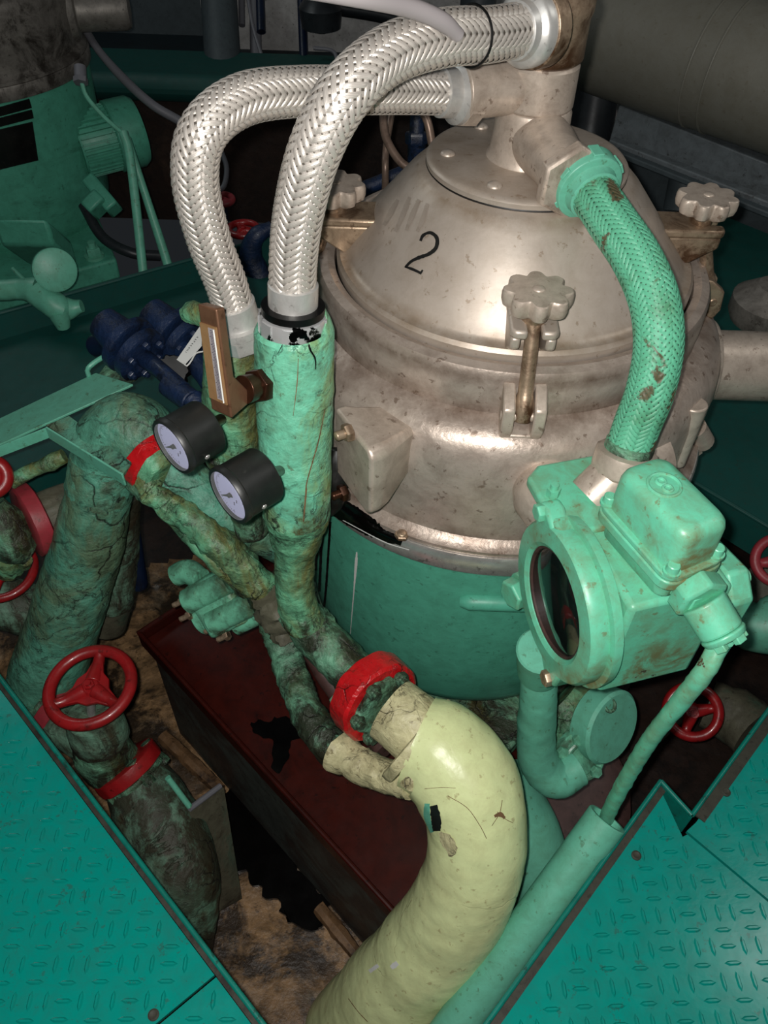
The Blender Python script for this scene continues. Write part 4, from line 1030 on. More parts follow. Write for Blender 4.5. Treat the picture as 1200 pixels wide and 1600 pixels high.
for pts, w_ in ((((700, 1243), (730, 1262), (750, 1290), (760, 1310)), .5), (((776, 1268), (790, 1280), (800, 1285)), .45), (((768, 1290), (780, 1270), (784, 1250)), .45), (((545, 1560), (560, 1580), (575, 1596)), .5), (((664, 1232), (690, 1230), (712, 1231)), .35)):
    k = K(); stroke(k, ybv, list(pts), w_); obj('paint_crack', k, 'wood', t, label='brown crack in the cream paint')
k = K(); stroke(k, ybv, [(688, 1300), (698, 1312), (706, 1326), (704, 1338)], [3, 10, 9, 3]); obj('torn_patch', k, 'cream_dirty', t, label='small torn brownish patch')
k = K(); stroke(k, ybv, [(772, 1275), (781, 1272), (788, 1278)], [2, 4, 2]); obj('torn_patch', k, 'wood', t, label='small brown crack star')

# pipe below the box and its flange, pump housing
pipe('drain_pipe', 'mint cloth-wrapped pipe dropping from the box and bending right', 'mint',
     [(842, 1020, 1.36, 27), (842, 1080, 1.42, 29), (838, 1140, 1.50, 30), (842, 1190, 1.56, 31), (868, 1216, 1.58, 31), (902, 1200, 1.59, 28)], disp=.0012, freq=30, wrap=.0012, wfreq=55)
k = K(); k.cyl(D(846, 1015, 1.28), D(842, 1050, 1.36), .040, .036, seg=32, ch=.003); obj('pipe_socket', k, 'mint', label='short green socket under the sight glass flange', cat='pipe socket')
pv = thing('pump_housing', D(905, 1190, 1.75), 'dirty green pump casting with a round end cover, below the switch box', 'pump')
n1 = (CAM - D(900, 1175, 1.62)).normalized() * .7 + CR * .35 - CU * .3
k = K(); k.lathe([(.052, -.012), (.055, -.008), (.055, .006), (.040, .010), (.034, .012)], D(905, 1180, 1.61), n1, 40); k2 = k
obj('inlet_flange', k, 'mint_dirty', pv)
k = K(); k.tube(T((870, 1095, 1.72, 45), (905, 1130, 1.71, 60), (935, 1160, 1.70, 62)), seg=32, disp=.003); obj('casting', k, 'lag', pv)
n2 = (CR * .6 - CU * .2 - CF * .8)
k = K(); k.lathe([(.05, -.06), (.070, -.05), (.076, -.045), (.078, -.004), (.072, .002), (.0001, .003)], D(958, 1138, 1.60), n2, 48); obj('end_cover', k, 'mint', pv)
k = K(); k.torus(D(953, 1102, 1.575), CR * .4 + CU * .2 - CF, .012, .0035, 20, 8); obj('eye_ring', k, 'lag_dirty', pv)
for dx_, dy_ in ((-28, -12), (2, 30), (24, 18), (-4, -32)):
    k = K(); q = D(905 + dx_, 1186 + dy_, 1.585); k.hexn(q, n1, .012, .012); obj('bolt', k, 'mint_dirty', pv)
k = K(); k.torus(D(912, 1188, 1.60), n1, .040, .007, 36, 10); obj('flange_rim', k, 'mint_dirty', pv)
pipe('bilge_pipe', 'mint green pipe running down behind the thick yellow pipe', 'mint', [(770, 1225, 1.72, 62), (812, 1290, 1.72, 58), (838, 1350, 1.72, 52), (845, 1400, 1.74, 46)], disp=.0015)
k = K(); lumpy_disc(k, D(880, 1235, 1.95), V((.1, -.2, 1)), .16, .06, 9, .01); obj('round_foundation', k, 'brown', label='round dark red-brown foundation beneath the green pump', cat='foundation')
pipe('bilge_pipe', 'dirty grey pipe at the bottom beside the conduit', 'mud', [(720, 1600, 1.62, 40), (760, 1540, 1.62, 40), (800, 1480, 1.64, 40)], disp=.003)

# right pit : red handwheel, dirty pipe, bits
def handwheel(name, label, c, n, RR, r, mat, spokes=3, ph=0, cap=True, group=None, hubr=.022, tri=False):
    t = thing(name, c - V(n).normalized() * .02, label, 'handwheel', group); x_, y_, z_ = frame(n)
    k = K(); k.torus(c, n, RR - r, r, 56, 14); obj('rim', k, mat, t)
    k = K()
    if tri:
        poly = []
        for i in range(3):
            a_ = ph + i * 2 * PI / 3
            for da, rr_ in ((-.16, .66), (.16, .66), (.5, .40), (1.047, .40), (1.6, .40)): poly.append((RR * rr_ * math.cos(a_ + da), RR * rr_ * math.sin(a_ + da)))
        k.prism(poly, c - z_ * .012, x_, y_, z_ * .010)
    for i in range(spokes):
        a_ = ph + i * 2 * PI / spokes; v = x_ * math.cos(a_) + y_ * math.sin(a_)
        k.tube([(c + v * (hubr * .5) - z_ * .005, r * 1.3), (c + v * RR * .6 - z_ * .008, r * .95), (c + v * (RR - r), r * .85)], seg=14, step=.01)
    obj('spokes', k, mat, t, bevel=.002 if tri else 0)
    k = K(); k.cyl(c - z_ * .022, c + z_ * .006, hubr, hubr * .8, seg=24, ch=.002); k.hexn(c + z_ * .004, z_, .011, .008); k.cyl(c + z_ * .01, c + z_ * .019, .006, seg=12); obj('hub', k, mat, t)
    return t
handwheel('valve_handwheel', 'glossy red three-spoke handwheel on the lower left valve in the pit', D(141, 1073, 1.62), UP + V((-.05, -.08, 0)), .094, .0125, 'red', 3, R(210), tri=True)
handwheel('valve_handwheel', 'red handwheel half hidden behind the cable in the right pit', D(1082, 1112, 1.95), V((-.25, -.6, .8)), .072, .0125, 'red', 3, R(60))
handwheel('valve_handwheel', 'dull red handwheel at the right picture edge beyond the box', D(1218, 876, 1.9), V((-.3, -.6, .8)), .065, .012, 'red_pale', 3, 0)
pipe('thin_pipe', 'thin grey pipe lying across the right pit floor', 'mud', [(1075, 1110, 2.05, 8), (1030, 1150, 2.08, 8), (985, 1190, 2.1, 8)], disp=.002)
pipe('lagged_pit_pipe', 'pale dirty lagged pipe in the right pit behind the red handwheel', 'mud', [(1105, 1100, 2.15, 38), (1150, 1120, 2.12, 44), (1180, 1145, 2.08, 46)], disp=.004)
pipe('lagged_pit_pipe', 'green pipe elbow at the right picture edge below the far deck', 'mint', [(1150, 955, 2.05, 26), (1175, 975, 2.02, 42), (1215, 975, 2.0, 46), (1260, 950, 2.0, 46)], disp=.0015)
k = K(); lumpy_disc(k, D(1190, 925, 2.2), V((-.3, -.5, .7)), .07, .05, 3, .008); obj('bilge_valve', k, 'mud', label='dark valve body below the right edge handwheel', cat='valve')

# =============================================================== LOWER LEFT VALVE
t = thing('lagged_valve', D(180, 1230, 1.9), 'dirty green valve under the glossy red handwheel', 'valve')
k = K(); k.cyl(D(141, 1073, 1.62), D(143, 1120, 1.68), .009, seg=14); obj('valve_stem', k, 'steel', t)
k = K(); k.tube(T((145, 1118, 1.67, 40), (152, 1140, 1.70, 46), (158, 1152, 1.72, 44)), seg=32, disp=.003); obj('bonnet', k, 'lag_old', t)
k = K(); k.torus(D(152, 1136, 1.70), D(141, 1073, 1.62) - D(160, 1180, 1.76), .052, .006, 40, 10); obj('yellow_gland_ring', k, 'cream_dirty', t)
k = K(); k.tube(T((158, 1150, 1.72, 38), (160, 1175, 1.76, 44), (175, 1195, 1.80, 44)), seg=32, disp=.005); obj('valve_body', k, 'lag_dirty', t)
k = K(); k.tube(T((160, 1175, 1.78, 30), (120, 1150, 1.80, 30), (90, 1125, 1.83, 34)), seg=28, disp=.005); obj('inlet_neck', k, 'lag_old', t)
for c_, lab, rr_, mm, nn in ((D(200, 1200, 1.80), 'dark red lagging-caked flange below the lower left valve', .078, 'red_pale', (D(260, 1270, 1.82) - D(165, 1160, 1.78))), (D(92, 1118, 1.84), 'dark red flange behind the glossy red handwheel', .066, 'red_pale', (D(60, 1090, 1.86) - D(160, 1175, 1.80)))):
    t = thing('pipe_flange', c_ - UP * .07, lab, 'flange'); nn = nn.normalized()
    k = K(); lumpy_disc(k, c_, nn, rr_, .036, 2, .004); obj('flange_disc', k, 'red' if rr_ > .07 else 'red_pale', t)
    k = K(); lumpy_disc(k, c_ + nn * .024, nn, rr_ * .93, .014, 2, .006); obj('flange_back', k, 'lag_dirty', t)
    for i in range(5):
        x_, y_, z_ = frame(nn); a_ = i * 2 * PI / 5; q = c_ + (x_ * math.cos(a_) + y_ * math.sin(a_)) * rr_ * .8
        k = K(); k.tube([(q - nn * .02, .012), (q + nn * .045, .016)], seg=12, disp=.004, freq=50); obj('flange_bolt', k, 'lag_dirty', t)
pipe('lagged_pit_pipe', 'cloth-lagged mottled green pipe sloping under the left deck edge', 'lag_old',
     [(208, 1212, 1.81, 50), (236, 1262, 1.80, 60), (264, 1315, 1.78, 62), (285, 1370, 1.77, 58), (292, 1425, 1.80, 48), (292, 1480, 1.86, 40)], disp=.003, freq=20, wrap=.0008, wfreq=20)
# angle plate and mint rod
t = thing('angle_bracket', Z(340, 1390, ZPIT), 'grey-brown steel upright with a pale angle edge beside the mottled pipe', 'bracket')
k = K(); k.loft([[Z(300, 1270, -.33), Z(350, 1228, -.33), Z(350, 1228, -.335), Z(300, 1270, -.335)][:0] or [D(296, 1268, 1.74), D(346, 1228, 1.82), D(374, 1400, 1.97), D(330, 1424, 1.93)], [D(300, 1272, 1.75), D(350, 1232, 1.83), D(378, 1404, 1.98), D(334, 1428, 1.94)]]); obj('plate', k, 'mud', t, label='grimy steel plate')
k = K(); k.cyl(D(296, 1264, 1.735), D(344, 1228, 1.81), .0065, seg=10); obj('edge', k, 'grey_cable', t, label='pale bare edge')
k = K(); k.cyl(D(262, 1215, 1.69), D(296, 1260, 1.73), .0065, seg=12); obj('edge_rod', k, 'mint', t, label='thin mint-painted rod')

# =============================================================== LEFT PIPES
t = thing('large_lagged_pipe', D(60, 1070, 1.9), 'large green cracked-paint lagged pipe rising at the left with an elbow', 'pipe')
lp = [(52, 1115, 1.92, 52), (74, 1050, 1.86, 56), (106, 955, 1.77, 56), (138, 850, 1.66, 54), (154, 775, 1.58, 50), (164, 718, 1.54, 52), (180, 680, 1.51, 57), (208, 672, 1.50, 58), (232, 692, 1.50, 54), (246, 715, 1.50, 48)]
k = K(); k.tube(T(*lp[:6]), seg=64, step=.006, disp=.003, freq=20, wrap=.0006, wfreq=8); obj('riser_lagging', k, 'lag_grey', t)
k = K(); k.tube(T(*lp[4:]), seg=64, step=.005, disp=.004, freq=18, wrap=.0006, wfreq=20, seed=4); obj('elbow_lagging', k, 'lag_grey', t)
fm = D(243, 722, 1.485); nn = (D(275, 752, 1.47) - D(215, 690, 1.50)).normalized()
t = thing('pipe_flange', fm - UP * .07, 'red painted flange half hidden behind the upper pressure gauge', 'flange')
k = K(); lumpy_disc(k, fm, nn, .062, .034, 7, .003); obj('flange_disc', k, 'red_bright', t)
k = K(); lumpy_disc(k, fm + nn * .028, nn, .056, .03, 8, .007); obj('flange_back', k, 'lag', t, label='flaking mint back ring')
pipe('lagged_cross_pipe', 'smooth green lagged pipe curving below the two gauges', 'lag_grey',
     [(262, 738, 1.48, 38), (292, 752, 1.49, 38), (322, 785, 1.50, 38), (355, 810, 1.52, 38), (400, 826, 1.56, 36), (445, 850, 1.6, 34)], disp=.0015, wrap=.0008, wfreq=40)
pipe('short_lagged_pipe', 'mottled green lagged pipe standing behind the large left pipe', 'lag_old', [(182, 770, 1.78, 36), (180, 860, 1.88, 36), (172, 940, 1.96, 36)], disp=.004)
k = K(); k.cyl(D(172, 935, 1.98), D(166, 975, 2.04), .055, .05, seg=28); obj('pipe_socket', k, 'mud', label='dark socket at the foot of the mottled pipe', cat='pipe socket')
pipe('blue_pipe', 'dark navy vertical pipe behind the large left pipe', 'blue_dark', [(195, 770, 1.82, 14), (205, 830, 1.88, 14), (216, 915, 1.97, 15)], disp=.001)
# wrapped lines at the top of the lumpy pipe (near red flange)
pipe('thin_pipe', 'short dirty green stub joining the red flange to the lumpy pipe', 'lag_dirty', [(205, 745, 1.50, 16), (225, 760, 1.47, 20), (245, 778, 1.46, 20)], disp=.006, freq=45)

# flat bar bracket + angle iron
t = thing('support_bracket', D(100, 640, 1.52), 'mint flat-bar support bracket with a thin angle edge crossing the left side', 'bracket')
zb = .33
q = [D(-40, 672, 1.66), D(150, 582, 1.66), D(208, 600, 1.60), D(-40, 712, 1.56)]
k = K(); k.loft([[p - UP * .006 for p in q], q]); obj('flat_bar', k, 'mint', t, bevel=.0015)
k = K(); a = D(-40, 712, 1.52); b = D(72, 668, 1.48); c = D(192, 742, 1.40)
k.box((a + b) / 2 - UP * .012, ((b - a).normalized(), (b - a).cross(UP).normalized(), UP), ((b - a).length, .004, .024))
k.box((b + c) / 2 - UP * .012, ((c - b).normalized(), (c - b).cross(UP).normalized(), UP), ((c - b).length, .004, .028)); obj('angle_edge', k, 'mint', t, bevel=.001)
q = [D(72, 664, 1.485), D(108, 650, 1.49), D(205, 722, 1.42), D(192, 742, 1.405)]
k = K(); k.loft([[p - UP * .005 for p in q], q]); obj('gusset_plate', k, 'lag_grey', t)
k = K(); k.tube(T((140, 590, 1.66, 4), (138, 575, 1.67, 4), (165, 556, 1.67, 4), (200, 545, 1.66, 4)), seg=10); obj('rod_loop', k, 'mint', t)
q = [D(142, 600, 1.66), D(172, 562, 1.69), D(215, 590, 1.64), D(190, 605, 1.62)]
k = K(); k.loft([[p - UP * .004 for p in q], q]); obj('foot_plate', k, 'lag_dirty', t)

# left edge valves
handwheel('valve_handwheel', 'red handwheel seen edge-on at the left picture edge', D(-18, 745, 1.55), V((.35, -.55, .5)), .045, .014, 'red', 3, 0)
t = thing('pipe_flange', D(40, 900, 1.75), 'faded red flange between the left edge valve and the large lagged pipe', 'flange')
fm = D(52, 812, 1.68); nn = (CR * .75 + CU * .38 + CF * .5).normalized()
k = K(); lumpy_disc(k, fm, nn, .078, .035, 3, .003); obj('flange_disc', k, 'red_pale', t)
k = K(); lumpy_disc(k, fm + nn * .05, nn, .05, .08, 9, .004); obj('pipe_stub', k, 'mud', t)
pipe('thin_pipe', 'green wrapped thin pipe bridging from the left valve to the large pipe', 'lag', [(18, 755, 1.60, 10), (45, 738, 1.60, 11), (80, 722, 1.60, 13), (100, 712, 1.6, 12)], disp=.003, freq=40)
t = thing('edge_valve', D(15, 900, 1.78), 'dirty green valve body at the left picture edge', 'valve')
k = K(); k.tube(T((-15, 790, 1.62, 24), (5, 820, 1.64, 34), (22, 850, 1.66, 34), (45, 862, 1.68, 22)), seg=28, disp=.004); obj('body', k, 'lag_dirty', t)
k = K(); k.tube(T((10, 868, 1.68, 22), (14, 890, 1.72, 22)), seg=12); k.cyl(D(38, 882, 1.70), D(40, 875, 1.68), .014, seg=12); obj('gland', k, 'lag', t)
handwheel('valve_handwheel', 'dark red spoked handwheel lying under the left edge valve', D(0, 890, 1.80), V((.1, -.2, 1)), .082, .010, 'red', 3, R(30))
pipe('lagged_pit_pipe', 'pale speckled green pipe low at the left picture edge', 'lag_old', [(-40, 930, 1.95, 45), (20, 945, 1.95, 42), (60, 960, 1.98, 40)], disp=.002)

# blue valves
def blue_valve(cx, cy, d, label, fr=.058):
    c = D(cx, cy, d); n = (CR * .72 - CU * .62 + CF * -.15).normalized()
    t = thing('blue_valve', c - UP * .06, label, 'valve', 'navy blue valves')
    k = K(); lumpy_disc(k, c - n * .02, n, fr, .02, 1, .001); obj('flange', k, 'blue', t)
    k = K(); lumpy_disc(k, c + n * .012, n, fr * .95, .022, 1, .001); obj('bonnet_flange', k, 'blue', t)
    k = K(); k.tube([(c - n * .09, fr * .55), (c - n * .03, fr * .7)], seg=32, disp=.001); obj('body', k, 'blue', t)
    for i in range(6):
        x_, y_, z_ = frame(n); v = x_ * math.cos(i * PI / 3) + y_ * math.sin(i * PI / 3); q = c + n * .024 + v * fr * .68
        k = K(); k.hexn(q, n, .009, .008); k.cyl(q, q + n * .014, .005, seg=10); obj('bolt', k, 'blue', t)
    return c, n
c, n = blue_valve(212, 548, 1.55, 'front navy blue flanged valve beyond the green flat bar')
k = K(); k.tube([(c + n * .02, .018), (D(252, 580, 1.50), .016), (D(285, 610, 1.47), .017)], seg=20); k.cyl(D(262, 600, 1.49), D(300, 628, 1.46), .022, .022, seg=24, ch=.002); k.tube([(D(300, 622, 1.46), .020), (D(325, 655, 1.46), .019), (D(330, 690, 1.48), .019)], seg=24)
obj('blue_pipe', k, 'blue', label='navy blue pipe with a union running from the front blue valve towards the gauges', cat='pipe')
c, n = blue_valve(285, 530, 1.62, 'rear navy blue flanged valve with the white tag')
pipe('blue_pipe', 'navy pipe elbow behind the rear blue valve', 'blue_dark', [(225, 512, 1.75, 17), (250, 508, 1.72, 19), (272, 520, 1.68, 20)])
pipe('blue_pipe', 'navy pipe passing behind the brass thermometer', 'blue', [(285, 545, 1.60, 18), (325, 590, 1.56, 18), (350, 640, 1.55, 18)])
pipe('blue_pipe', 'dark navy pipe stub left of the front blue valve', 'blue_dark', [(150, 540, 1.78, 17), (185, 535, 1.72, 17), (200, 540, 1.68, 15)])
k = K(); lumpy_disc(k, D(270, 582, 1.55), V((.2, -.6, .7)), .03, .03, 4, .008); obj('wire_bundle', k, 'black', label='black greasy wire bundle below the tagged valve', cat='wire')
t = thing('blue_valve_label_tag', D(292, 565, 1.5), 'white plastic name tag hanging on the rear blue valve', 'tag')
ta = [D(276, 562, 1.47), D(288, 570, 1.455), D(315, 540, 1.475), D(315, 525, 1.485), D(312, 510, 1.50)]
nn = (ta[1] - ta[0]).cross(ta[2] - ta[0]).normalized()
k = K(); k.loft([[p - nn * .001 for p in ta], ta]); obj('tag_plate', k, 'white', t)
# tag lettering (tiny strokes)
nn = nn if nn.dot(CAM - ta[0]) > 0 else -nn
e1 = (D(309, 528, 1.4825) - D(285, 559, 1.466)); Lt = e1.length; e1.normalize(); e2 = nn.cross(e1)
k = K(); glyphs = {'K': [((0, 0), (0, 1)), ((0, .5), (.7, 1)), ((0, .5), (.7, 0))], 'A': [((0, 0), (.35, 1)), ((.35, 1), (.7, 0)), ((.15, .4), (.55, .4))], 'P': [((0, 0), (0, 1)), ((0, 1), (.6, .9)), ((.6, .9), (.6, .55)), ((.6, .55), (0, .5))], 'H': [((0, 0), (0, 1)), ((.65, 0), (.65, 1)), ((0, .5), (.65, .5))], 'I': [((.3, 0), (.3, 1))]}
st = D(309, 527, 1.4825) - nn * 0
for i, g in enumerate('KAPAKAHI'):
    for (a0_, b0_), (a1_, b1_) in glyphs[g]:
        h_ = .0042; w_ = .0036
        p0 = st - e1 * (i * .0052 + a0_ * w_) - e2 * (b0_ * h_ - .002) + nn * .0008; p1 = st - e1 * (i * .0052 + a1_ * w_) - e2 * (b1_ * h_ - .002) + nn * .0008
        k.cyl(p0, p1, .0003, seg=5)
obj('tag_lettering', k, 'ink', t, label='tiny black lettering')
k = K(); k.tube(T((286, 566, 1.455, 1.3), (292, 572, 1.45, 1.3), (300, 562, 1.46, 1.3), (306, 552, 1.47, 1.3), (318, 549, 1.48, 1.3)), seg=8); obj('tag_wire', k, 'white', t)

# =============================================================== PUMP BLOCK (265-410, 880-1010)
t = thing('gear_pump', D(340, 960, 1.75), 'small dirty mint gear pump with protruding bolts over the red tray', 'pump')
pc_ = D(338, 945, 1.62); px_ = (D(400, 905, 1.60) - D(300, 955, 1.64)).normalized()     # long axis to the upper right
py_ = (D(375, 1000, 1.64) - D(300, 925, 1.63)); py_ = (py_ - px_ * py_.dot(px_)).normalized(); pz_ = px_.cross(py_); pz_ = pz_ if pz_.dot(CF) < 0 else -pz_
k = K(); k.box(pc_ - pz_ * .018, (px_, py_, pz_), (.095, .12, .06)); obj('body', k, 'mint_dirty', t, bevel=.012, bseg=3)
k = K(); k.cyl(pc_ - px_ * .055 - py_ * .032, pc_ + px_ * .05 - py_ * .032, .026, seg=28, ch=.003); obj('barrel', k, 'mint_dirty', t)
k = K(); k.cyl(pc_ - px_ * .03 + py_ * .028 + pz_ * .004, pc_ + px_ * .08 + py_ * .028 + pz_ * .004, .026, seg=28, ch=.003); obj('barrel', k, 'mint_dirty', t)
k = K(); k.cyl(pc_ + px_ * .0 + py_ * .058 - pz_ * .02, pc_ + px_ * .09 + py_ * .058 - pz_ * .02, .022, seg=28, ch=.003); obj('barrel', k, 'mint_dirty', t)
k = K(); k.tube(T((275, 900, 1.66, 18), (292, 893, 1.65, 20), (315, 905, 1.63, 17)), seg=24, disp=.002); obj('inlet_port', k, 'mint_dirty', t)
k = K(); k.cyl(pc_ - px_ * .065 + py_ * .015 - pz_ * .03, pc_ - px_ * .03 + py_ * .015 - pz_ * .03, .036, seg=36, ch=.002); obj('end_cap', k, 'mint_dirty', t)
for a, b in ((-.075, -.038), (-.078, -.006), (-.045, .040), (-.03, .066)):
    q = pc_ + px_ * (a + .02) + py_ * b; k = K(); k.hexn(q, -px_, .0105, .01); k.cyl(q, q - px_ * .028, .0058, seg=12); obj('bolt', k, 'silver_rusty', t)

# =============================================================== TWIN SEPARATOR EXTRAS
tw = [o for o in twin.children if o.name.startswith('drum')][0]; tbv = bvh_of(tw)
for ys in (((0, 164, 42), (45, 153, 42)), ): pass
def plate_on(bv, quad, name, mat, parent, label):
    k = K(); n = 8; rows = []
    (x0, y0), (x1, y1), (x2, y2), (x3, y3) = quad
    for i in range(n + 1):
        u = i / n; a = (x0 + (x1 - x0) * u, y0 + (y1 - y0) * u); b = (x3 + (x2 - x3) * u, y3 + (y2 - y3) * u)
        h1_, h2_ = hit(bv, *a), hit(bv, *b)
        if h1_ and h2_:
            n1_ = h1_[1] if h1_[1].dot(h1_[0] - CAM) < 0 else -h1_[1]
            rows.append([h1_[0] + n1_ * .004, h2_[0] + n1_ * .004, h2_[0] - n1_ * .001, h1_[0] - n1_ * .001])
    if len(rows) > 1: k.loft(rows); return obj(name, k, mat, parent, label=label)
plate_on(tbv, [(-40, 178), (45, 154), (49, 168), (-40, 192)], 'nameplate', 'black_plate', twin, 'narrow black nameplate')
plate_on(tbv, [(-40, 194), (49, 171), (52, 184), (-40, 208)], 'nameplate', 'black_plate', twin, 'narrow black nameplate')
plate_on(tbv, [(-40, 211), (50, 190), (59, 250), (-40, 274)], 'nameplate', 'black_plate', twin, 'large black nameplate')
ba = R(40)
# brackets under the twin drum and base
k = K(); k.box(D(58, 380, 2.62), (CR, CF, UP), (.17, .2, .09)); obj('foot_bracket', k, 'drum', twin, bevel=.012)
u_ = (Z(180, 400, -.1) - Z(20, 440, -.1)).normalized()
bq = [Z(-60, 470, -.12), Z(182, 405, -.12), Z(150, 330, -.12), Z(-60, 330, -.12)]
k = K(); k.loft([[p - UP * .08 for p in bq], bq]); obj('base_plate', k, 'drum', twin, bevel=.01)
k = K(); q = Z(148, 402, -.12); k.cyl(q, q + UP * .01, .035, seg=20); k.hexn(q + UP * .01, UP, .026, .03); k.cyl(q + UP * .03, q + UP * .06, .014, seg=16); obj('foundation_bolt', k, 'mint', twin)
k = K(); n2 = (CAM - D(88, 425, 2.3)).normalized() + CR * .15 - CU * .1
k.lathe([(.05, -.08), (.058, -.03), (.060, -.02), (.060, .0), (.055, .003), (.0001, .003)], D(86, 422, 2.28), n2, 40)
k.tube(T((-20, 455, 2.36, 16), (30, 452, 2.36, 16), (60, 455, 2.36, 22)), seg=20, disp=.002)
k.tube(T((60, 455, 2.36, 24), (88, 478, 2.36, 22), (105, 482, 2.38, 18), (128, 478, 2.38, 10)), seg=20, disp=.003)
k.tube(T((20, 420, 2.40, 3), (50, 450, 2.33, 4)), seg=8)
k.lathe([(.02, -.05), (.03, -.01), (.03, .01)], D(92, 488, 2.36), UP, 20)
obj('strainer_pump', k, 'mint', label='grimy green strainer pump with round cover in front of the second separator', cat='pump')
# motor
mt = thing('electric_motor', D(180, 300, 2.75), 'green finned electric motor beside the second separator', 'motor')
m0, m1 = D(120, 228, 2.95), D(212, 205, 3.02); md = (m1 - m0); Lm = md.length; md.normalize()
k = K(); k.lathe([(.10, 0), (.105, .01), (.105, Lm * .62)], m0, md, 40)
x_, y_, z_ = frame(md)
for i in range(36):
    a_ = 2 * PI * i / 36; v = x_ * math.cos(a_) + y_ * math.sin(a_); k.box(m0 + v * .108 + md * Lm * .31, (v, md.cross(v), md), (.016, .005, Lm * .56))
obj('finned_frame', k, 'drum', mt)
k = K(); k.lathe([(.118, Lm * .58), (.124, Lm * .6), (.124, Lm * .98), (.112, Lm * 1.06), (.0001, Lm * 1.08)], m0, md, 48); obj('fan_cowl', k, 'drum', mt)
# stand pipes
k = K(); k.tube(T((126, 122, 2.45, 3.5), (135, 150, 2.47, 3.5), (160, 180, 2.5, 3.5), (185, 203, 2.52, 3.5), (198, 215, 2.52, 5)), seg=10); obj('drain_tube', k, 'mint', label='thin mint tube curving down from the grey outlet of the second separator', cat='pipe')
k = K(); k.cyl(D(125, 104, 2.45), D(126, 124, 2.45), .018, seg=14); k.cyl(D(126, 122, 2.45), D(126, 130, 2.45), .022, seg=6); obj('tube_fitting', k, 'grey_cable', label='grey fitting under the second separator outlet', cat='fitting')
k = K(); k.tube(T((192, 205, 2.50, 7), (205, 260, 2.53, 7), (228, 465, 2.62, 7)), seg=14); obj('stand_pipe', k, 'mint', label='straight thin mint pipe standing behind the left kerb, nearer of two', cat='pipe')
k = K(); k.tube(T((198, 215, 2.56, 6), (216, 270, 2.6, 6), (258, 400, 2.7, 7), (272, 450, 2.72, 9)), seg=14); obj('stand_pipe', k, 'mint', label='slanting thin mint pipe with a flat foot behind the left kerb', cat='pipe')
k = K(); k.tube(T((95, -20, 2.9, 6), (110, 5, 2.9, 6), (130, 40, 2.9, 6), (155, 80, 2.9, 6), (195, 125, 2.9, 7), (240, 165, 2.9, 7), (290, 195, 2.95, 7), (330, 230, 3.0, 6)), seg=12); obj('hanging_cable', k, 'grey_cable', label='grey cable sagging across the dark background at the upper left', cat='cable')
pipe('dark_hose', 'dark hose looping on the floor behind the second separator', 'darkpipe', [(130, 320, 2.95, 8), (160, 370, 2.95, 8), (205, 395, 2.95, 8), (250, 400, 3.0, 8)])
k = K(); k.box(D(160, 305, 2.85), ((CR - CU * 1.2).normalized(), CF, (CR * 1.2 + CU).normalized()), (.14, .08, .05)); k.box(D(150, 320, 2.83), ((CR - CU).normalized(), CF, (CR + CU).normalized()), (.05, .09, .07)); obj('small_motor', k, 'drum', label='small green finned block below the electric motor', cat='motor', bevel=.008)
# red bits in the far left pit
plane('floor', [Z(0, 560, -.30), Z(260, 480, -.30), Z(240, 430, -.30), Z(-80, 450, -.30)], 'tray', th=.02)

# =============================================================== BACKGROUND CENTRE
handwheel('valve_handwheel', 'dim red handwheel in the background between the two silver hoses, upper', D(345, 312, 3.0), UP, .055, .012, 'red_pale', 3, 0)
handwheel('valve_handwheel', 'dim red handwheel in the background between the two silver hoses, lower', D(380, 358, 2.85), UP, .062, .012, 'red', 3, 0)
pipe('blue_pipe', 'dark navy valve stem below the upper dim red handwheel', 'blue_dark', [(345, 315, 3.0, 9), (352, 400, 3.1, 10)])
pipe('blue_pipe', 'navy elbow pipe in the background behind the front hose', 'blue', [(425, 355, 2.6, 10), (400, 370, 2.6, 14), (392, 400, 2.65, 18), (408, 440, 2.7, 20), (412, 480, 2.7, 20)])
pipe('thin_pipe', 'pale curved thin pipe in the dark between the hoses', 'grey_cable', [(345, 235, 3.0, 4), (354, 262, 3.0, 4), (350, 290, 3.0, 4), (338, 300, 3.0, 4)])
k = K(); k.cyl(D(395, 385, 2.75), D(398, 410, 2.8), .03, seg=6); obj('green_stem', k, 'mint', label='mint valve stem under the lower dim red handwheel', cat='valve')
pipe('copper_tube', 'painted copper tube looping behind the lid under the rear hose', 'copper', [(598, 175, 1.9, 6.5), (603, 215, 1.9, 6.5), (625, 252, 1.9, 6.5), (650, 268, 1.9, 6.5)], seg=14)
pipe('copper_tube', 'straight painted copper tube behind the looping one', 'copper', [(612, 175, 2.0, 5.5), (603, 235, 2.0, 5.5), (602, 300, 2.05, 5.5), (600, 480, 2.45, 5.5), (598, 700, 2.9, 5.5)], seg=14)
pipe('copper_tube', 'short copper tube bending beside the top cover', 'copper', [(655, 165, 1.7, 6.5), (668, 190, 1.7, 6.5), (675, 225, 1.72, 6.5)], seg=14)
k = K(); k.cyl(D(652, 180, 2.1), D(651, 208, 2.12), .019, seg=16); k.hexn(D(651, 206, 2.12), D(650, 240, 2.15) - D(651, 206, 2.12), .030, .03); k.cyl(D(651, 212, 2.13), D(650, 262, 2.2), .024, seg=16); k.cyl(D(650, 260, 2.2), D(646, 560, 2.95), .018, seg=16); obj('blue_fitting', k, 'blue', label='small navy pipe union behind the lid beside the copper tubes', cat='fitting')
pipe('blue_pipe', 'navy pipe slanting behind the left clamp knob', 'blue', [(550, 302, 2.5, 11), (600, 282, 2.5, 11), (650, 262, 2.5, 11)])
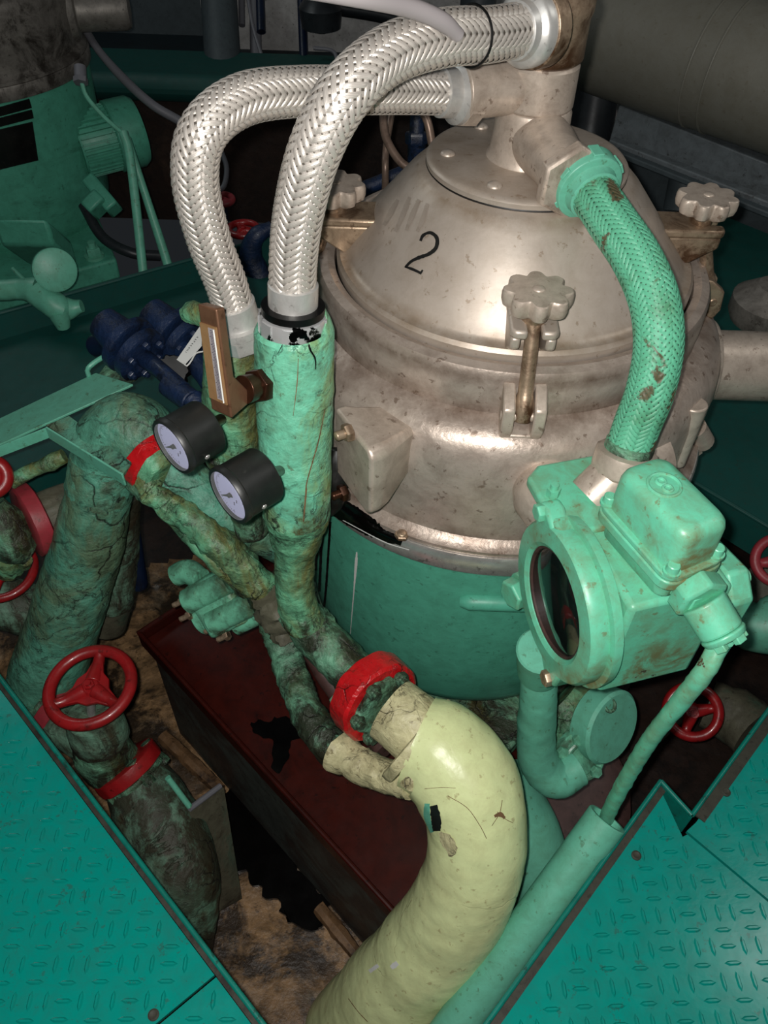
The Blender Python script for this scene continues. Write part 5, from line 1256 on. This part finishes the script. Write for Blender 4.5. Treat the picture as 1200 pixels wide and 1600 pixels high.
# top background wall details
k = K(); k.box(V((-.15, 4.6, .6)), (V((1, 0, 0)), V((0, 1, 0)), UP), (1.7, .03, 1.2)); obj('wall_panel', k, 'wall', kind='structure')
for x0, y0, x1, y1, d_, r_, mt_, lab in ((398, -30, 400, 95, 3.9, 9, 'grey_cable', 'pale vertical pipe on the far bulkhead at the top'), (377, -30, 378, 40, 3.9, 5, 'grey_cable', 'thin pale pipe left of the pale vertical pipe at the top'), (470, -30, 476, 120, 3.8, 7, 'blue_dark', 'navy vertical pipe on the far bulkhead'), (406, -30, 408, 50, 3.8, 7, 'blue_dark', 'navy pipe crossing the pale pipe at the top'), (340, -30, 352, 160, 3.8, 28, 'slate', 'wide dark grey duct at the top left of the far wall')):
    k = K(); k.cyl(D(x0, y0, d_), D(x1, y1, d_), r_ * d_ / FPX, seg=16); obj('background_pipe', k, mt_, label=lab, cat='pipe')
k = K(); k.lathe([(.03, 0), (.09, .02), (.10, .10), (.07, .14), (.03, .16)], D(502, 50, 3.75), UP, 24); k.tube(T((502, 10, 3.75, 8), (530, 14, 3.8, 10), (600, 26, 3.85, 10), (680, 50, 3.9, 10)), seg=12); obj('background_valve', k, 'darkpipe', label='dark valve on a horizontal pipe against the pale far wall', cat='valve')
k = K(); k.tube(T((385, -20, 3.8, 3), (395, 40, 3.8, 3), (408, 85, 3.8, 3)), seg=8); k.tube(T((490, 75, 3.7, 3), (520, 80, 3.7, 3), (528, 100, 3.7, 3)), seg=8); obj('background_conduit', k, 'grey_cable', label='thin pale conduit brackets on the far wall', cat='conduit')
k = K(); k.cyl(D(742, 60, 1.75) - UP * .5, D(742, 60, 1.75) + UP * .5, .038, seg=24); obj('dark_pipe', k, 'darkpipe', label='dark vertical pipe behind the front hose at the top edge', cat='pipe')
k = K(); k.box((-.85, 4.0, .06), (V((1, 0, 0)), V((0, 1, 0)), UP), (1.3, .4, .12)); obj('storage_tank', k, 'deck_far', label='large dark navy-green tank in the far background', cat='tank', bevel=.05)

# =============================================================== RIGHT BACKGROUND
k = K(); a, b = D(860, 20, 2.75), D(1290, 150, 2.35)
vv = (b - a).normalized(); k.lathe([(.17, 0), (.19, .01), (.19, (b - a).length)], a, vv, 64); dct = obj('exhaust_duct', k, 'duct', label='thick dark insulated duct crossing the upper right background', cat='duct')
for i, (x, d_) in enumerate(((1130, 2.5), (1158, 2.48))):
    q = a + vv * ((x - 860) / 430 * (b - a).length); k = K(); k.torus(q, vv, .190, .004, 48, 8); obj('duct_band', k, 'duct', dct)
def bar(name, label, p0, p1, h, th, mat, cat='beam'):
    d_ = (p1 - p0).normalized(); n = d_.cross(UP).normalized(); u = n.cross(d_).normalized(); k = K(); k.box((p0 + p1) / 2, (d_, n, u), ((p1 - p0).length, th, h)); return obj(name, k, mat, label=label, cat=cat, bevel=.004)
bar('steel_beam', 'flat dark grey channel beam below the duct', D(965, 190, 2.75), D(1240, 300, 2.5), .12, .05, 'beam')
bar('steel_beam', 'narrow dark grey rail below the channel beam', D(955, 222, 2.7), D(1230, 330, 2.45), .028, .04, 'beam')
bar('steel_beam', 'thin lower rail running beside the narrow rail', D(960, 236, 2.66), D(1230, 345, 2.42), .018, .03, 'slate')
k = K(); k.cyl(D(938, 110, 3.1), D(918, 230, 3.2), .085, seg=24); obj('dark_pipe', k, 'darkpipe', label='dark vertical pipe beside the column, behind the beams', cat='pipe')
k = K(); k.cyl(D(1075, 265, 2.9), D(1062, 330, 2.95), .06, seg=24); obj('dark_pipe', k, 'slate', label='grey vertical tank pipe below the rails at right', cat='pipe')
for q, lab in (([(912, 108), (926, 110), (924, 124), (912, 120)], 'upper'), ([(902, 150), (918, 146), (910, 190), (898, 190)], 'lower')): pass
k = K(); k.box(D(925, 150, 3.5), (V((1, 0, 0)), V((0, 1, 0)), UP), (.35, .03, .5)); k.box(D(1090, 250, 3.5), (dR, nRr, UP), (1.2, .02, .5)); obj('wall_panel', k, 'wall', kind='structure')
k = K(); k.cyl(D(976, 150, 2.9), D(1002, 135, 2.85), .03, seg=6); k.box(D(985, 158, 2.8), (CR, CF, CU), (.08, .05, .09)); obj('junction_box', k, 'beam', label='small grey box under the duct near the column', cat='box', bevel=.004)
k = K(); k.lathe([(.09, 0), (.1, .02), (.1, .06), (.05, .10)], D(1195, 500, 2.1), UP, 24); obj('grey_cap', k, 'silver_dark', label='dull grey round cap at the right picture edge', cat='cap')
k = K(); k.cyl(D(1085, 668, 1.52), D(1098, 690, 1.56), .022, seg=16); k.cyl(D(1080, 690, 1.55), D(1085, 705, 1.58), .016, seg=6); obj('drain_plug', k, 'silver', label='small silver drain fitting under the side outlet of the separator', cat='fitting')

# scattered trim: dirt heap at far right pit
k = K(); grid_patch(k, [Z(950, 1050, ZPIT), Z(1250, 900, ZPIT), Z(1300, 1100, ZPIT), Z(1000, 1230, ZPIT)], ZPIT + .01); 
if k.bm.faces: obj('floor', k, 'dark_floor', kind='structure', smooth=80)

for o in bpy.data.objects:
    if '_w' in o: del o['_w']
